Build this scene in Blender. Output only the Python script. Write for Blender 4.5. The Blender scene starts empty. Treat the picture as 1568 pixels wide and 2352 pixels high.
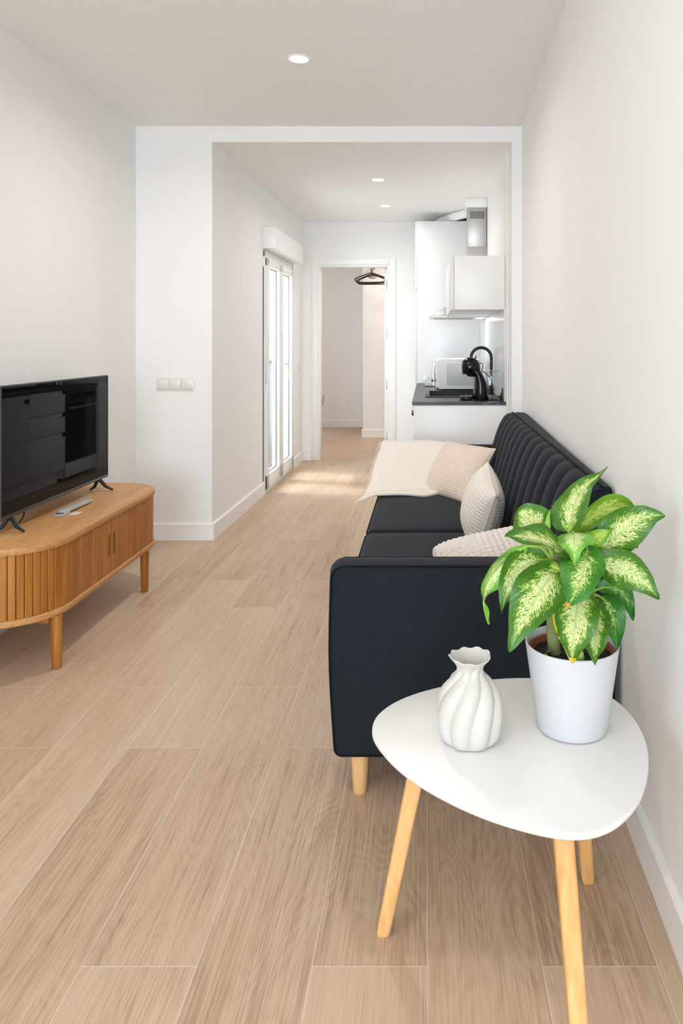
import bpy, bmesh, math, random
from mathutils import Vector, Matrix, noise as mnoise

random.seed(7)
PI = math.pi
S = bpy.context.scene
COL = S.collection

# ------------------------------------------------------------------ camera
H = 1.247
cam_d = bpy.data.cameras.new('camera')
cam = bpy.data.objects.new('camera', cam_d)
COL.objects.link(cam)
cam.location = (0, 0, H)
cam.rotation_euler = (PI / 2, 0, 0)
cam_d.sensor_fit = 'VERTICAL'
cam_d.sensor_height = 36.0
cam_d.sensor_width = 24.0
cam_d.lens = 1703.0 / 2352.0 * 36.0
cam_d.shift_x = -(981 - 784) / 2352.0
cam_d.shift_y = -(1176 - 785) / 2352.0
cam_d.clip_start = 0.05
S.camera = cam

# ------------------------------------------------------------------ light
S.view_settings.view_transform = 'Standard'
S.view_settings.look = 'None'
S.view_settings.gamma = 1.0
S.view_settings.exposure = 0.36
S.view_settings.use_curve_mapping = False
S.cycles.use_denoising = True
S.cycles.max_bounces = 14
S.cycles.diffuse_bounces = 8
S.cycles.glossy_bounces = 5
S.cycles.transmission_bounces = 10
S.cycles.transparent_max_bounces = 16
S.cycles.sample_clamp_indirect = 6.0

w = bpy.data.worlds.new('daylight_sky')
S.world = w
w.use_nodes = True
bg = w.node_tree.nodes['Background']
bg.inputs['Color'].default_value = (0.86, 0.93, 1.0, 1)
bg.inputs['Strength'].default_value = 2.0


def area_light(name, loc, rot, sx, sy, power, color, shape='RECTANGLE', spread=PI):
    d = bpy.data.lights.new(name, 'AREA')
    d.shape = shape
    d.size = sx
    if shape in ('RECTANGLE', 'ELLIPSE'):
        d.size_y = sy
    d.energy = power
    d.color = color
    d.spread = spread
    o = bpy.data.objects.new(name, d)
    o.location = loc
    o.rotation_euler = rot
    COL.objects.link(o)
    return o


# daylight through the wide window behind the camera and the balcony door, with added unseen fills
area_light('window_daylight', (-0.60, -5.12, 1.30), (PI / 2, 0, 0), 2.2, 2.2, 190, (0.70, 0.85, 1.0))
area_light('side_fill_light', (-1.92, -0.75, 1.45), (0, -PI / 2, 0), 1.3, 1.5, 10, (0.76, 0.88, 1.0))  # fill from an added, unseen side opening, brightens the near right wall
area_light('balcony_daylight', (-1.75, 6.65, 1.15), (0, -PI / 2, 0), 1.7, 1.1, 30, (0.86, 0.93, 1.0))
area_light('bedroom_side_fill', (-2.75, 9.3, 1.5), (0, -PI / 2, 0), 1.2, 1.1, 2, (1.0, 0.95, 0.9))  # added out of view because the bedroom needs light
area_light('bedroom_top_fill', (-0.35, 8.8, 2.48), (0, 0, 0), 0.3, 0.3, 12, (1.0, 0.87, 0.77), 'DISK')  # added lamp without a fixture, unseen, brightens the bedroom pillar
sun_d = bpy.data.lights.new('sun', 'SUN')
sun_d.energy = 2.2
sun_d.angle = math.radians(9)
sun_d.color = (1.0, 0.97, 0.93)
sun = bpy.data.objects.new('sun', sun_d)
sun.rotation_euler = (0, math.radians(-27), math.radians(-12))
COL.objects.link(sun)


# ------------------------------------------------------------------ materials
def srgb(r, g, b):
    f = lambda c: (c / 255 / 12.92) if c / 255 <= 0.04045 else ((c / 255 + 0.055) / 1.055) ** 2.4
    return (f(r), f(g), f(b), 1)


def new_mat(name):
    m = bpy.data.materials.new(name)
    m.use_nodes = True
    nt = m.node_tree
    b = nt.nodes['Principled BSDF']
    return m, nt, b


class NT:
    """small node helper"""
    def __init__(self, nt):
        self.nt = nt

    def n(self, typ, **kw):
        x = self.nt.nodes.new(typ)
        for k, v in kw.items():
            setattr(x, k, v)
        return x

    def put(self, sock, v):
        if v is None:
            return
        if hasattr(v, 'is_output') or isinstance(v, bpy.types.NodeSocket):
            self.nt.links.new(v, sock)
        else:
            sock.default_value = v

    def m(self, op, a, b=None, c=None, clamp=False):
        x = self.n('ShaderNodeMath', operation=op)
        x.use_clamp = clamp
        self.put(x.inputs[0], a)
        self.put(x.inputs[1], b)
        if c is not None:
            self.put(x.inputs[2], c)
        return x.outputs[0]

    def xyz(self, a, b, c):
        x = self.n('ShaderNodeCombineXYZ')
        for i, v in enumerate((a, b, c)):
            self.put(x.inputs[i], v)
        return x.outputs[0]

    def sep(self, v):
        x = self.n('ShaderNodeSeparateXYZ')
        self.put(x.inputs[0], v)
        return x.outputs

    def noise(self, vec, scale, detail=3, rough=0.5, dist=0.0):
        x = self.n('ShaderNodeTexNoise')
        self.put(x.inputs['Vector'], vec)
        x.inputs['Scale'].default_value = scale
        x.inputs['Detail'].default_value = detail
        x.inputs['Roughness'].default_value = rough
        x.inputs['Distortion'].default_value = dist
        return x.outputs['Fac']

    def ramp(self, fac, stops, interp='LINEAR'):
        x = self.n('ShaderNodeValToRGB')
        x.color_ramp.interpolation = interp
        el = x.color_ramp.elements
        while len(el) > 1:
            el.remove(el[-1])
        el[0].position, el[0].color = stops[0]
        for p, c in stops[1:]:
            e = el.new(p)
            e.color = c
        self.put(x.inputs[0], fac)
        return x.outputs[0]

    def mix(self, fac, a, b, blend='MIX'):
        x = self.n('ShaderNodeMix', data_type='RGBA', blend_type=blend)
        self.put(x.inputs[0], fac)
        self.put(x.inputs[6], a)
        self.put(x.inputs[7], b)
        return x.outputs[2]

    def bump(self, height, strength, dist=0.01):
        x = self.n('ShaderNodeBump')
        x.inputs['Strength'].default_value = strength
        x.inputs['Distance'].default_value = dist
        self.put(x.inputs['Height'], height)
        return x.outputs[0]


def g(v):
    return (v, v, v, 1)


def plain(name, col, rough=0.5, metal=0.0, spec=0.5, bump=None, vary=0.0, vscale=8.0, coat=0.0, emit=None, sheen=0.0):
    m, nt, b = new_mat(name)
    N = NT(nt)
    tc = N.n('ShaderNodeTexCoord').outputs['Object']
    if vary:
        f = N.noise(tc, vscale, 4)
        c0 = tuple(c * (1 - vary) for c in col[:3]) + (1,)
        c1 = tuple(min(1, c * (1 + vary)) for c in col[:3]) + (1,)
        N.put(b.inputs['Base Color'], N.ramp(f, [(0.3, c0), (0.7, c1)]))
    else:
        b.inputs['Base Color'].default_value = col
    b.inputs['Roughness'].default_value = rough
    b.inputs['Metallic'].default_value = metal
    b.inputs['Specular IOR Level'].default_value = spec
    b.inputs['Coat Weight'].default_value = coat
    b.inputs['Coat Roughness'].default_value = 0.05
    if sheen:
        b.inputs['Sheen Weight'].default_value = sheen
        b.inputs['Sheen Roughness'].default_value = 0.5
    if bump:
        N.put(b.inputs['Normal'], N.bump(N.noise(tc, bump[0], 3), bump[1], bump[2]))
    if emit:
        b.inputs['Emission Color'].default_value = emit[0]
        b.inputs['Emission Strength'].default_value = emit[1]
    return m


def wood(name, dark, mid, light, axis, fine=90.0, rough=0.45, big=7.0, bamboo=False):
    m, nt, b = new_mat(name)
    N = NT(nt)
    x, y, z = N.sep(N.n('ShaderNodeTexCoord').outputs['Object'])
    sc = [1.0, 1.0, 1.0]
    sc[axis] = 0.06
    v = N.xyz(N.m('MULTIPLY', x, sc[0]), N.m('MULTIPLY', y, sc[1]), N.m('MULTIPLY', z, sc[2]))
    f1 = N.noise(v, fine, 3, 0.6)
    f2 = N.noise(v, big, 4, 0.55, 0.6)
    f = N.m('ADD', N.m('MULTIPLY', f1, 0.45), N.m('MULTIPLY', f2, 0.55))
    N.put(b.inputs['Base Color'], N.ramp(f, [(0.34, dark), (0.5, mid), (0.66, light)]))
    b.inputs['Roughness'].default_value = rough
    b.inputs['Specular IOR Level'].default_value = 0.35
    N.put(b.inputs['Normal'], N.bump(f1, 0.12, 0.002))
    return m


def floor_mat():
    m, nt, b = new_mat('oak_plank_tiles')
    N = NT(nt)
    x, y, z = N.sep(N.n('ShaderNodeNewGeometry').outputs['Position'])
    k = N.m('FLOOR', N.m('DIVIDE', x, 0.23))
    par = N.m('FLOORED_MODULO', k, 2.0)
    yy = N.m('SUBTRACT', N.m('SUBTRACT', y, 1.48), N.m('MULTIPLY', N.m('SUBTRACT', 1.0, par), 0.797))
    idx = N.m('FLOOR', N.m('DIVIDE', yy, 1.2))
    fx = N.m('SUBTRACT', x, N.m('MULTIPLY', k, 0.23))
    fy = N.m('SUBTRACT', yy, N.m('MULTIPLY', idx, 1.2))
    dx = N.m('MINIMUM', fx, N.m('SUBTRACT', 0.23, fx))
    dy = N.m('MINIMUM', fy, N.m('SUBTRACT', 1.2, fy))
    d = N.m('MINIMUM', dx, dy)
    grout = N.m('LESS_THAN', d, 0.0010)
    wn = N.n('ShaderNodeTexWhiteNoise', noise_dimensions='3D')
    N.put(wn.inputs['Vector'], N.xyz(k, idx, 3.3))
    r = wn.outputs['Value']
    ro = N.m('MULTIPLY', r, 40.0)
    v1 = N.xyz(N.m('ADD', x, ro), N.m('MULTIPLY', y, 0.012), ro)
    f1 = N.noise(v1, 330.0, 3, 0.65)
    v2 = N.xyz(N.m('ADD', x, ro), N.m('MULTIPLY', y, 0.055), ro)
    f2 = N.noise(v2, 26.0, 5, 0.6, 0.15)
    # cathedral figure
    v3 = N.xyz(N.m('ADD', fx, ro), N.m('MULTIPLY', fy, 0.22), ro)
    f3 = N.noise(v3, 7.0, 2, 0.4, 0.2)
    rings = N.m('SINE', N.m('MULTIPLY', f3, 150.0))
    rings = N.m('MULTIPLY', N.m('MULTIPLY_ADD', rings, 0.5, 0.5), N.noise(v3, 5.0, 2))
    f4 = N.noise(N.xyz(x, N.m('MULTIPLY', y, 0.45), r), 2.4, 2)
    f = N.m('ADD', N.m('MULTIPLY', f1, 0.55), N.m('MULTIPLY', f2, 0.30))
    f = N.m('SUBTRACT', f, 0.015)
    f = N.m('ADD', f, N.m('MULTIPLY', rings, 0.09))
    f = N.m('ADD', f, N.m('MULTIPLY', N.m('SUBTRACT', r, 0.5), 0.10))
    f = N.m('ADD', f, N.m('MULTIPLY', N.m('SUBTRACT', f4, 0.5), 0.26))
    c = N.ramp(f, [(0.26, srgb(156, 129, 103)), (0.40, srgb(188, 163, 137)), (0.52, srgb(201, 178, 153)), (0.66, srgb(213, 193, 169))])
    c = N.mix(N.m('MULTIPLY', N.noise(N.xyz(N.m('ADD', x, ro), N.m('MULTIPLY', y, 0.3), 2.0), 5.0, 2), 0.22), c, srgb(204, 166, 138))
    c = N.mix(N.m('MULTIPLY', grout, 0.65), c, srgb(222, 212, 200))
    N.put(b.inputs['Base Color'], c)
    b.inputs['Roughness'].default_value = 0.42
    b.inputs['Specular IOR Level'].default_value = 0.4
    hgt = N.m('SUBTRACT', N.m('MULTIPLY', f1, 0.4), grout)
    N.put(b.inputs['Normal'], N.bump(hgt, 0.10, 0.002))
    return m


def fabric_mat(name, c0, c1, sheen=0.25):
    m, nt, b = new_mat(name)
    N = NT(nt)
    tc = N.n('ShaderNodeTexCoord').outputs['Object']
    x, y, z = N.sep(tc)
    a = N.noise(N.xyz(N.m('MULTIPLY', x, 1.0), N.m('MULTIPLY', y, 1.0), N.m('MULTIPLY', z, 4.0)), 130, 4, 0.7)
    bb = N.noise(N.xyz(N.m('MULTIPLY', x, 3.0), N.m('MULTIPLY', y, 3.0), z), 330, 2, 0.6)
    f = N.m('ADD', N.m('MULTIPLY', a, 0.55), N.m('MULTIPLY', bb, 0.45))
    N.put(b.inputs['Base Color'], N.ramp(f, [(0.35, c0), (0.65, c1)]))
    b.inputs['Roughness'].default_value = 0.9
    b.inputs['Specular IOR Level'].default_value = 0.2
    b.inputs['Sheen Weight'].default_value = sheen
    b.inputs['Sheen Roughness'].default_value = 0.45
    N.put(b.inputs['Normal'], N.bump(f, 0.35, 0.002))
    return m


def leaf_mat(name, dark=(64, 112, 26), mid=(140, 180, 54), pale=(216, 220, 158), amount=0.0, edge=None, tip=None):
    m, nt, b = new_mat(name)
    N = NT(nt)
    uv = N.n('ShaderNodeUVMap', uv_map='UVMap').outputs[0]
    u, v, _ = N.sep(uv)
    rnd = N.n('ShaderNodeObjectInfo').outputs['Random']
    side = N.m('MULTIPLY', N.m('GREATER_THAN', u, 0.5), 7.3)
    off = N.m('ADD', side, N.m('MULTIPLY', rnd, 37.0))
    wv = N.m('ABSOLUTE', N.m('MULTIPLY_ADD', u, 2.0, -1.0))
    v0 = N.m('SUBTRACT', v, N.m('MULTIPLY', wv, 0.26))
    n1 = N.noise(N.xyz(N.m('MULTIPLY', v0, 46.0), N.m('MULTIPLY', wv, 7.0), off), 1.0, 4, 0.65, 0.9)
    n2 = N.noise(N.xyz(N.m('MULTIPLY', v0, 9.0), N.m('MULTIPLY', wv, 2.0), off), 1.0, 2, 0.5)
    end = N.m('MULTIPLY', N.m('POWER', N.m('ABSOLUTE', N.m('MULTIPLY_ADD', v, 2.0, -0.9)), 3.0), 0.35)
    f = N.m('ADD', N.m('MULTIPLY', n1, 1.25), N.m('MULTIPLY', n2, 0.55))
    f = N.m('SUBTRACT', f, 0.25)
    f = N.m('SUBTRACT', f, N.m('MULTIPLY', N.m('POWER', wv, 1.2), 0.62))
    fleck = N.noise(N.xyz(N.m('MULTIPLY', v0, 70.0), N.m('MULTIPLY', wv, 9.0), N.m('ADD', off, 5.0)), 1.0, 2, 0.5)
    f = N.m('SUBTRACT', f, N.m('MULTIPLY', N.m('GREATER_THAN', fleck, 0.585), 0.24))
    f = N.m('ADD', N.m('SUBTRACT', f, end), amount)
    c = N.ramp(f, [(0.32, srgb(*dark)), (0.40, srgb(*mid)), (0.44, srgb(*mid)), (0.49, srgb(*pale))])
    rib = N.m('LESS_THAN', wv, 0.045)
    c = N.mix(N.m('MULTIPLY', rib, 0.55), c, srgb(150, 195, 90))
    if edge:
        e = N.m('MULTIPLY', N.m('GREATER_THAN', N.m('MULTIPLY', wv, N.m('GREATER_THAN', u, 0.5)), 0.90), N.m('GREATER_THAN', n2, 0.42))
        c = N.mix(N.m('MULTIPLY', e, 0.8), c, srgb(*edge))
    if tip:
        t = N.m('MULTIPLY', N.m('GREATER_THAN', N.m('ADD', v, N.m('MULTIPLY', n2, 0.05)), 0.965), 1.0)
        c = N.mix(t, c, srgb(*tip))
    N.put(b.inputs['Base Color'], c)
    b.inputs['Roughness'].default_value = 0.38
    b.inputs['Specular IOR Level'].default_value = 0.45
    b.inputs['Subsurface Weight'].default_value = 0.0
    hv = N.m('SINE', N.m('MULTIPLY', v0, 95.0))
    N.put(b.inputs['Normal'], N.bump(hv, 0.10, 0.002))
    tr = N.n('ShaderNodeBsdfTranslucent')
    N.put(tr.inputs['Color'], c)
    mx = N.n('ShaderNodeMixShader')
    mx.inputs[0].default_value = 0.15
    nt.links.new(b.outputs[0], mx.inputs[1])
    nt.links.new(tr.outputs[0], mx.inputs[2])
    nt.links.new(mx.outputs[0], nt.nodes['Material Output'].inputs[0])
    return m


def glass_mat(name, tint=(0.95, 0.97, 0.98, 1), refl=1.0):
    m, nt, b = new_mat(name)
    N = NT(nt)
    nt.nodes.remove(b)
    t = N.n('ShaderNodeBsdfTransparent')
    t.inputs[0].default_value = tint
    gl = N.n('ShaderNodeBsdfGlossy')
    gl.inputs['Roughness'].default_value = 0.02
    fr = N.n('ShaderNodeFresnel')
    fr.inputs[0].default_value = 1.45
    mx = N.n('ShaderNodeMixShader')
    front = N.m('SUBTRACT', 1.0, N.n('ShaderNodeNewGeometry').outputs['Backfacing'])
    N.put(mx.inputs[0], N.m('MULTIPLY', N.m('MULTIPLY', fr.outputs[0], refl), front))
    nt.links.new(t.outputs[0], mx.inputs[1])
    nt.links.new(gl.outputs[0], mx.inputs[2])
    nt.links.new(mx.outputs[0], nt.nodes['Material Output'].inputs[0])
    return m


def emit_mat(name, col, strength):
    return plain(name, (0.9, 0.9, 0.9, 1), 0.5, emit=(col, strength))


def worktop_mat():
    m, nt, b = new_mat('dark_veined_stone')
    N = NT(nt)
    tc = N.n('ShaderNodeTexCoord').outputs['Object']
    n = N.noise(tc, 2.2, 2, 0.45, 0.6)
    vein = N.m('LESS_THAN', N.m('ABSOLUTE', N.m('SUBTRACT', n, 0.5)), 0.0035)
    c = N.ramp(N.noise(tc, 9, 4), [(0.3, srgb(52, 50, 48)), (0.7, srgb(72, 69, 66))])
    c = N.mix(N.m('MULTIPLY', vein, 0.5), c, srgb(150, 146, 140))
    N.put(b.inputs['Base Color'], c)
    b.inputs['Roughness'].default_value = 0.4
    return m


M = {}
M['wall'] = plain('white_wall_paint', srgb(239, 238, 236), 0.75, spec=0.25, bump=(260, 0.06, 0.002))
M['ceil'] = plain('white_ceiling_paint', srgb(242, 241, 240), 0.85, spec=0.15)
M['base'] = plain('white_baseboard_lacquer', srgb(240, 238, 235), 0.4)
M['floor'] = floor_mat()
M['lac'] = plain('white_lacquer', srgb(240, 239, 236), 0.35)
M['gloss'] = plain('white_gloss_front', srgb(226, 227, 226), 0.30)
M['pvc'] = plain('white_window_plastic', srgb(240, 240, 238), 0.3)
M['switch'] = plain('white_switch_plastic', srgb(232, 228, 222), 0.18)
M['switch_frame'] = plain('off_white_switch_frame', srgb(224, 219, 211), 0.25)
M['black'] = plain('black_gloss_plastic', srgb(9, 9, 10), 0.16, spec=0.4)
M['blackm'] = plain('black_satin_plastic', srgb(22, 22, 23), 0.42)
M['tvscreen'] = plain('tv_glass', srgb(8, 8, 10), 0.02, spec=0.10)
M['tvbezel'] = plain('grey_bezel', srgb(70, 70, 72), 0.35, metal=0.4)
M['steel'] = plain('brushed_steel', srgb(186, 182, 176), 0.42, metal=1.0, bump=(150, 0.05, 0.001))
M['chrome'] = plain('polished_steel', srgb(225, 225, 225), 0.08, metal=1.0)
M['oventop'] = plain('dark_oven_panel', srgb(70, 70, 72), 0.3, metal=0.6)
M['ovenglass'] = plain('black_oven_glass', srgb(10, 10, 11), 0.07)
M['hob'] = plain('black_hob_glass', srgb(14, 14, 15), 0.04, spec=0.7)
M['stone'] = worktop_mat()
M['sofa'] = fabric_mat('charcoal_sofa_fabric', srgb(16, 21, 25), srgb(32, 39, 45), 0.07)
M['piping'] = plain('dark_piping', srgb(14, 16, 19), 0.9, spec=0.2)
M['blanket'] = plain('cream_wool', srgb(228, 219, 208), 0.95, spec=0.1, bump=(420, 0.35, 0.002), sheen=0.2)
M['pillow'] = plain('beige_waffle_cotton', srgb(224, 209, 192), 0.95, spec=0.1, bump=(500, 0.25, 0.001), sheen=0.2)
M['pillow2'] = plain('pale_waffle_cotton', srgb(228, 219, 208), 0.95, spec=0.1, bump=(500, 0.25, 0.001), sheen=0.2)
M['oak_top'] = wood('oak_along', srgb(172, 118, 66), srgb(196, 144, 90), srgb(210, 163, 112), 1)
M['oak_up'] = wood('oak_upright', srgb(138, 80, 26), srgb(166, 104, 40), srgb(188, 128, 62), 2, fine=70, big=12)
M['oak_dark'] = plain('dark_oak_and_shade', srgb(88, 50, 20), 0.6)  # dark brown of the carcass, also the painted shade in the handle scoops
M['beech'] = wood('pale_beech', srgb(212, 164, 108), srgb(228, 184, 130), srgb(238, 200, 150), 2, fine=60)
M['bamboo'] = wood('bamboo_leg', srgb(206, 150, 88), srgb(226, 174, 112), srgb(238, 194, 136), 2, fine=80)
M['tabletop'] = plain('white_satin_board', srgb(226, 224, 221), 0.33)
M['ceramic'] = plain('matt_white_ceramic', srgb(198, 195, 188), 0.55, spec=0.3, bump=(90, 0.04, 0.002))
M['pot'] = plain('white_glazed_pot', srgb(196, 196, 198), 0.42)
M['terra'] = plain('terracotta_plastic', srgb(150, 78, 48), 0.6)
M['soil'] = plain('potting_soil', srgb(30, 22, 17), 0.95, vary=0.6, vscale=60, bump=(80, 1.0, 0.01))
M['stem'] = plain('green_stem', srgb(96, 128, 62), 0.5, vary=0.3, vscale=30)
M['stemlow'] = plain('woody_stem', srgb(124, 128, 78), 0.7, vary=0.25, vscale=25)
M['petiole'] = plain('pale_green_petiole', srgb(150, 178, 74), 0.45)
M['mwside'] = plain('grey_white_panel', srgb(206, 209, 205), 0.3)
M['rail'] = plain('grey_painted_metal', srgb(132, 142, 146), 0.5)
M['gasket'] = plain('grey_gasket', srgb(128, 134, 140), 0.5)
M['glass'] = glass_mat('window_glass')
M['clear'] = glass_mat('clear_plastic', (0.93, 0.95, 0.96, 1), 1.6)
M['lamp'] = emit_mat('lit_diffuser', (1.0, 0.95, 0.88, 1), 14.0)
M['remote'] = plain('light_grey_plastic', srgb(178, 177, 172), 0.4)
M['pad'] = plain('slate_blue_pad', srgb(74, 76, 96), 0.5)
M['paper'] = plain('cream_card', srgb(226, 208, 186), 0.7)
M['parapet'] = plain('grey_render', srgb(112, 114, 114), 0.9)
M['terrace'] = plain('terrace_tile', srgb(140, 134, 128), 0.8)
M['dryplant'] = plain('dried_stalk', srgb(176, 150, 108), 0.8)
M['vasebeige'] = plain('beige_pot', srgb(205, 186, 165), 0.6)


def zebra():
    m, nt, b = new_mat('black_white_weave')
    N = NT(nt)
    tc = N.n('ShaderNodeTexCoord').outputs['Object']
    f = N.noise(tc, 55, 1, 0.3, 0.4)
    N.put(b.inputs['Base Color'], N.ramp(f, [(0.49, srgb(20, 18, 18)), (0.52, srgb(225, 220, 210))]))
    b.inputs['Roughness'].default_value = 0.9
    return m


M['zebra'] = zebra()


# ------------------------------------------------------------------ mesh helpers
class MB:
    def __init__(self):
        self.bm = bmesh.new()
        self.uv = None

    def _merge(self, tmp):
        me = bpy.data.meshes.new('tmp')
        tmp.to_mesh(me)
        tmp.free()
        self.bm.from_mesh(me)
        bpy.data.meshes.remove(me)

    def box(self, lo, hi, bev=0.0, seg=2, M4=None):
        t = bmesh.new()
        bmesh.ops.create_cube(t, size=1.0)
        sx, sy, sz = (hi[i] - lo[i] for i in range(3))
        for v in t.verts:
            v.co = Vector((lo[0] + (v.co.x + .5) * sx, lo[1] + (v.co.y + .5) * sy, lo[2] + (v.co.z + .5) * sz))
        if bev:
            bmesh.ops.bevel(t, geom=t.edges[:], offset=bev, segments=seg, profile=0.5, affect='EDGES')
        if M4 is not None:
            bmesh.ops.transform(t, matrix=M4, verts=t.verts)
        self._merge(t)
        return self

    def tube(self, pts, rad, seg=12, cap=True, closed=False, flat=1.0):
        pts = [Vector(p) for p in pts]
        n = len(pts)
        if not hasattr(rad, '__len__'):
            rad = [rad] * n
        t = bmesh.new()
        rings = []
        prev = None
        for i, p in enumerate(pts):
            if closed:
                d = pts[(i + 1) % n] - pts[i - 1]
            else:
                d = pts[min(i + 1, n - 1)] - pts[max(i - 1, 0)]
            if d.length < 1e-9:
                d = Vector((0, 0, 1))
            d.normalize()
            if prev is None:
                a = d.cross(Vector((0, 0, 1)))
                if a.length < 1e-3:
                    a = d.cross(Vector((0, 1, 0)))
            else:
                a = prev - d * prev.dot(d)
                if a.length < 1e-4:
                    a = d.cross(Vector((0, 0, 1)))
            a.normalize()
            prev = a
            bdir = d.cross(a)
            rings.append([t.verts.new(p + (a * math.cos(2 * PI * k / seg) + bdir * math.sin(2 * PI * k / seg) * flat) * rad[i]) for k in range(seg)])
        m = n if closed else n - 1
        for i in range(m):
            A, B = rings[i], rings[(i + 1) % n]
            for k in range(seg):
                t.faces.new((A[k], A[(k + 1) % seg], B[(k + 1) % seg], B[k]))
        if cap and not closed:
            t.faces.new(rings[0][::-1])
            t.faces.new(rings[-1])
        bmesh.ops.recalc_face_normals(t, faces=t.faces[:])
        self._merge(t)
        return self

    def lathe(self, prof, c=(0, 0, 0), seg=48, fn=None, cap0=True, cap1=True):
        """prof: list of (r, z); fn(r, z, ang, i) -> (r, z, ang)"""
        t = bmesh.new()
        rings = []
        for i, (r, z) in enumerate(prof):
            ring = []
            for k in range(seg):
                a = 2 * PI * k / seg
                rr, zz, aa = (r, z, a) if fn is None else fn(r, z, a, i)
                ring.append(t.verts.new((c[0] + rr * math.cos(aa), c[1] + rr * math.sin(aa), c[2] + zz)))
            rings.append(ring)
        for A, B in zip(rings, rings[1:]):
            for k in range(seg):
                t.faces.new((A[k], A[(k + 1) % seg], B[(k + 1) % seg], B[k]))
        if cap0:
            t.faces.new(rings[0][::-1])
        if cap1:
            t.faces.new(rings[-1])
        self._merge(t)
        return self

    def prism(self, outline, axis, a, b, bev=0.0, seg=2):
        """outline in the two other axes (in xyz order), extruded from a to b along axis"""
        t = bmesh.new()

        def mk(p, h):
            v = [0, 0, 0]
            o = [i for i in range(3) if i != axis]
            v[o[0]], v[o[1]] = p
            v[axis] = h
            return t.verts.new(v)
        A = [mk(p, a) for p in outline]
        B = [mk(p, b) for p in outline]
        f0 = t.faces.new(A)
        f1 = t.faces.new(B)
        n = len(outline)
        for i in range(n):
            t.faces.new((A[i], A[(i + 1) % n], B[(i + 1) % n], B[i]))
        bmesh.ops.recalc_face_normals(t, faces=t.faces[:])
        if bev:
            ed = list(f0.edges) + list(f1.edges)
            bmesh.ops.bevel(t, geom=ed, offset=bev, segments=seg, profile=0.5, affect='EDGES')
        self._merge(t)
        return self

    def grid(self, fn, nu, nv, closeu=False, uv=False):
        t = bmesh.new()
        ul = t.loops.layers.uv.new('UVMap') if uv else None
        V = [[t.verts.new(fn(i / (nu if closeu else nu - 1), j / (nv - 1))) for j in range(nv)] for i in range(nu)]
        for i in range(nu if closeu else nu - 1):
            for j in range(nv - 1):
                i2 = (i + 1) % nu
                f = t.faces.new((V[i][j], V[i2][j], V[i2][j + 1], V[i][j + 1]))
                if uv:
                    for l, (a, b) in zip(f.loops, ((i, j), (i + 1, j), (i + 1, j + 1), (i, j + 1))):
                        l[ul].uv = (a / (nu - 1), b / (nv - 1))
        self._merge(t)
        return self

    def weld(self, d=1e-5):
        bmesh.ops.remove_doubles(self.bm, verts=self.bm.verts[:], dist=d)
        bmesh.ops.recalc_face_normals(self.bm, faces=self.bm.faces[:])
        return self

    def warp(self, fn):
        for v in self.bm.verts:
            v.co = Vector(fn(v.co))
        return self


def origin(o):
    p = Vector((0, 0, 0))
    while o is not None:
        p = p + o.location
        o = o.parent
    return p


def obj(name, mb, mat, parent=None, smooth=35, label=None, mods=()):
    me = bpy.data.meshes.new(name)
    if parent is not None:
        off = origin(parent)
        for v in mb.bm.verts:
            v.co -= off
    mb.bm.to_mesh(me)
    mb.bm.free()
    me.materials.append(mat)
    if smooth is not None:
        for p in me.polygons:
            p.use_smooth = True
        me.set_sharp_from_angle(angle=math.radians(smooth))
    o = bpy.data.objects.new(name, me)
    COL.objects.link(o)
    if parent is not None:
        o.parent = parent
    if label:
        o['label'] = label
    for typ, kw in mods:
        md = o.modifiers.new(typ.lower(), typ)
        for k, v in kw.items():
            setattr(md, k, v)
    return o


def struct(name, mb, mat, parent=None, smooth=None):
    o = obj(name, mb, mat, parent, smooth)
    if parent is None:
        o['kind'] = 'structure'
    return o


def tag(o, label, cat, group=None):
    o['label'] = label
    o['category'] = cat
    if group:
        o['group'] = group
    return o


def thing(name, label, cat, loc=(0, 0, 0), group=None):
    o = bpy.data.objects.new(name, None)
    o.empty_display_size = 0.05
    COL.objects.link(o)
    o.location = loc
    return tag(o, label, cat, group)


def sgroup(name, loc=(0, 0, 0)):
    o = bpy.data.objects.new(name, None)
    COL.objects.link(o)
    o.location = loc
    o['kind'] = 'structure'
    return o


def dup(root, loc, label=None):
    r = root.copy()
    COL.objects.link(r)
    r.location = loc
    if label:
        r['label'] = label
    for ch in list(root.children):
        c = ch.copy()
        COL.objects.link(c)
        c.parent = r
        for gch in list(ch.children):
            d = gch.copy()
            COL.objects.link(d)
            d.parent = c
    return r


def lerp(a, b, t):
    return a + (b - a) * t


def catmull(pts, per=6, closed=False):
    P = [Vector(p) for p in pts]
    n = len(P)
    out = []
    rng = n if closed else n - 1
    for i in range(rng):
        if closed:
            p0, p1, p2, p3 = P[i - 1], P[i], P[(i + 1) % n], P[(i + 2) % n]
        else:
            p0, p1, p2, p3 = P[max(i - 1, 0)], P[i], P[i + 1], P[min(i + 2, n - 1)]
        for k in range(per):
            t = k / per
            out.append(0.5 * ((2 * p1) + (p2 - p0) * t + (2 * p0 - 5 * p1 + 4 * p2 - p3) * t * t + (3 * p1 - p0 - 3 * p2 + p3) * t ** 3))
    if not closed:
        out.append(P[-1])
    return out


def rrect(x0, z0, x1, z1, r, seg=6):
    """rounded rectangle outline; r = (bl, br, tr, tl)"""
    if not hasattr(r, '__len__'):
        r = (r,) * 4
    out = []
    for (cx, cz, a0, rr) in ((x0 + r[0], z0 + r[0], PI, r[0]), (x1 - r[1], z0 + r[1], 1.5 * PI, r[1]), (x1 - r[2], z1 - r[2], 0, r[2]), (x0 + r[3], z1 - r[3], .5 * PI, r[3])):
        if rr <= 1e-6:
            out.append((cx, cz))
            continue
        for k in range(seg + 1):
            a = a0 + .5 * PI * k / seg
            out.append((cx + rr * math.cos(a), cz + rr * math.sin(a)))
    return out


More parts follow.
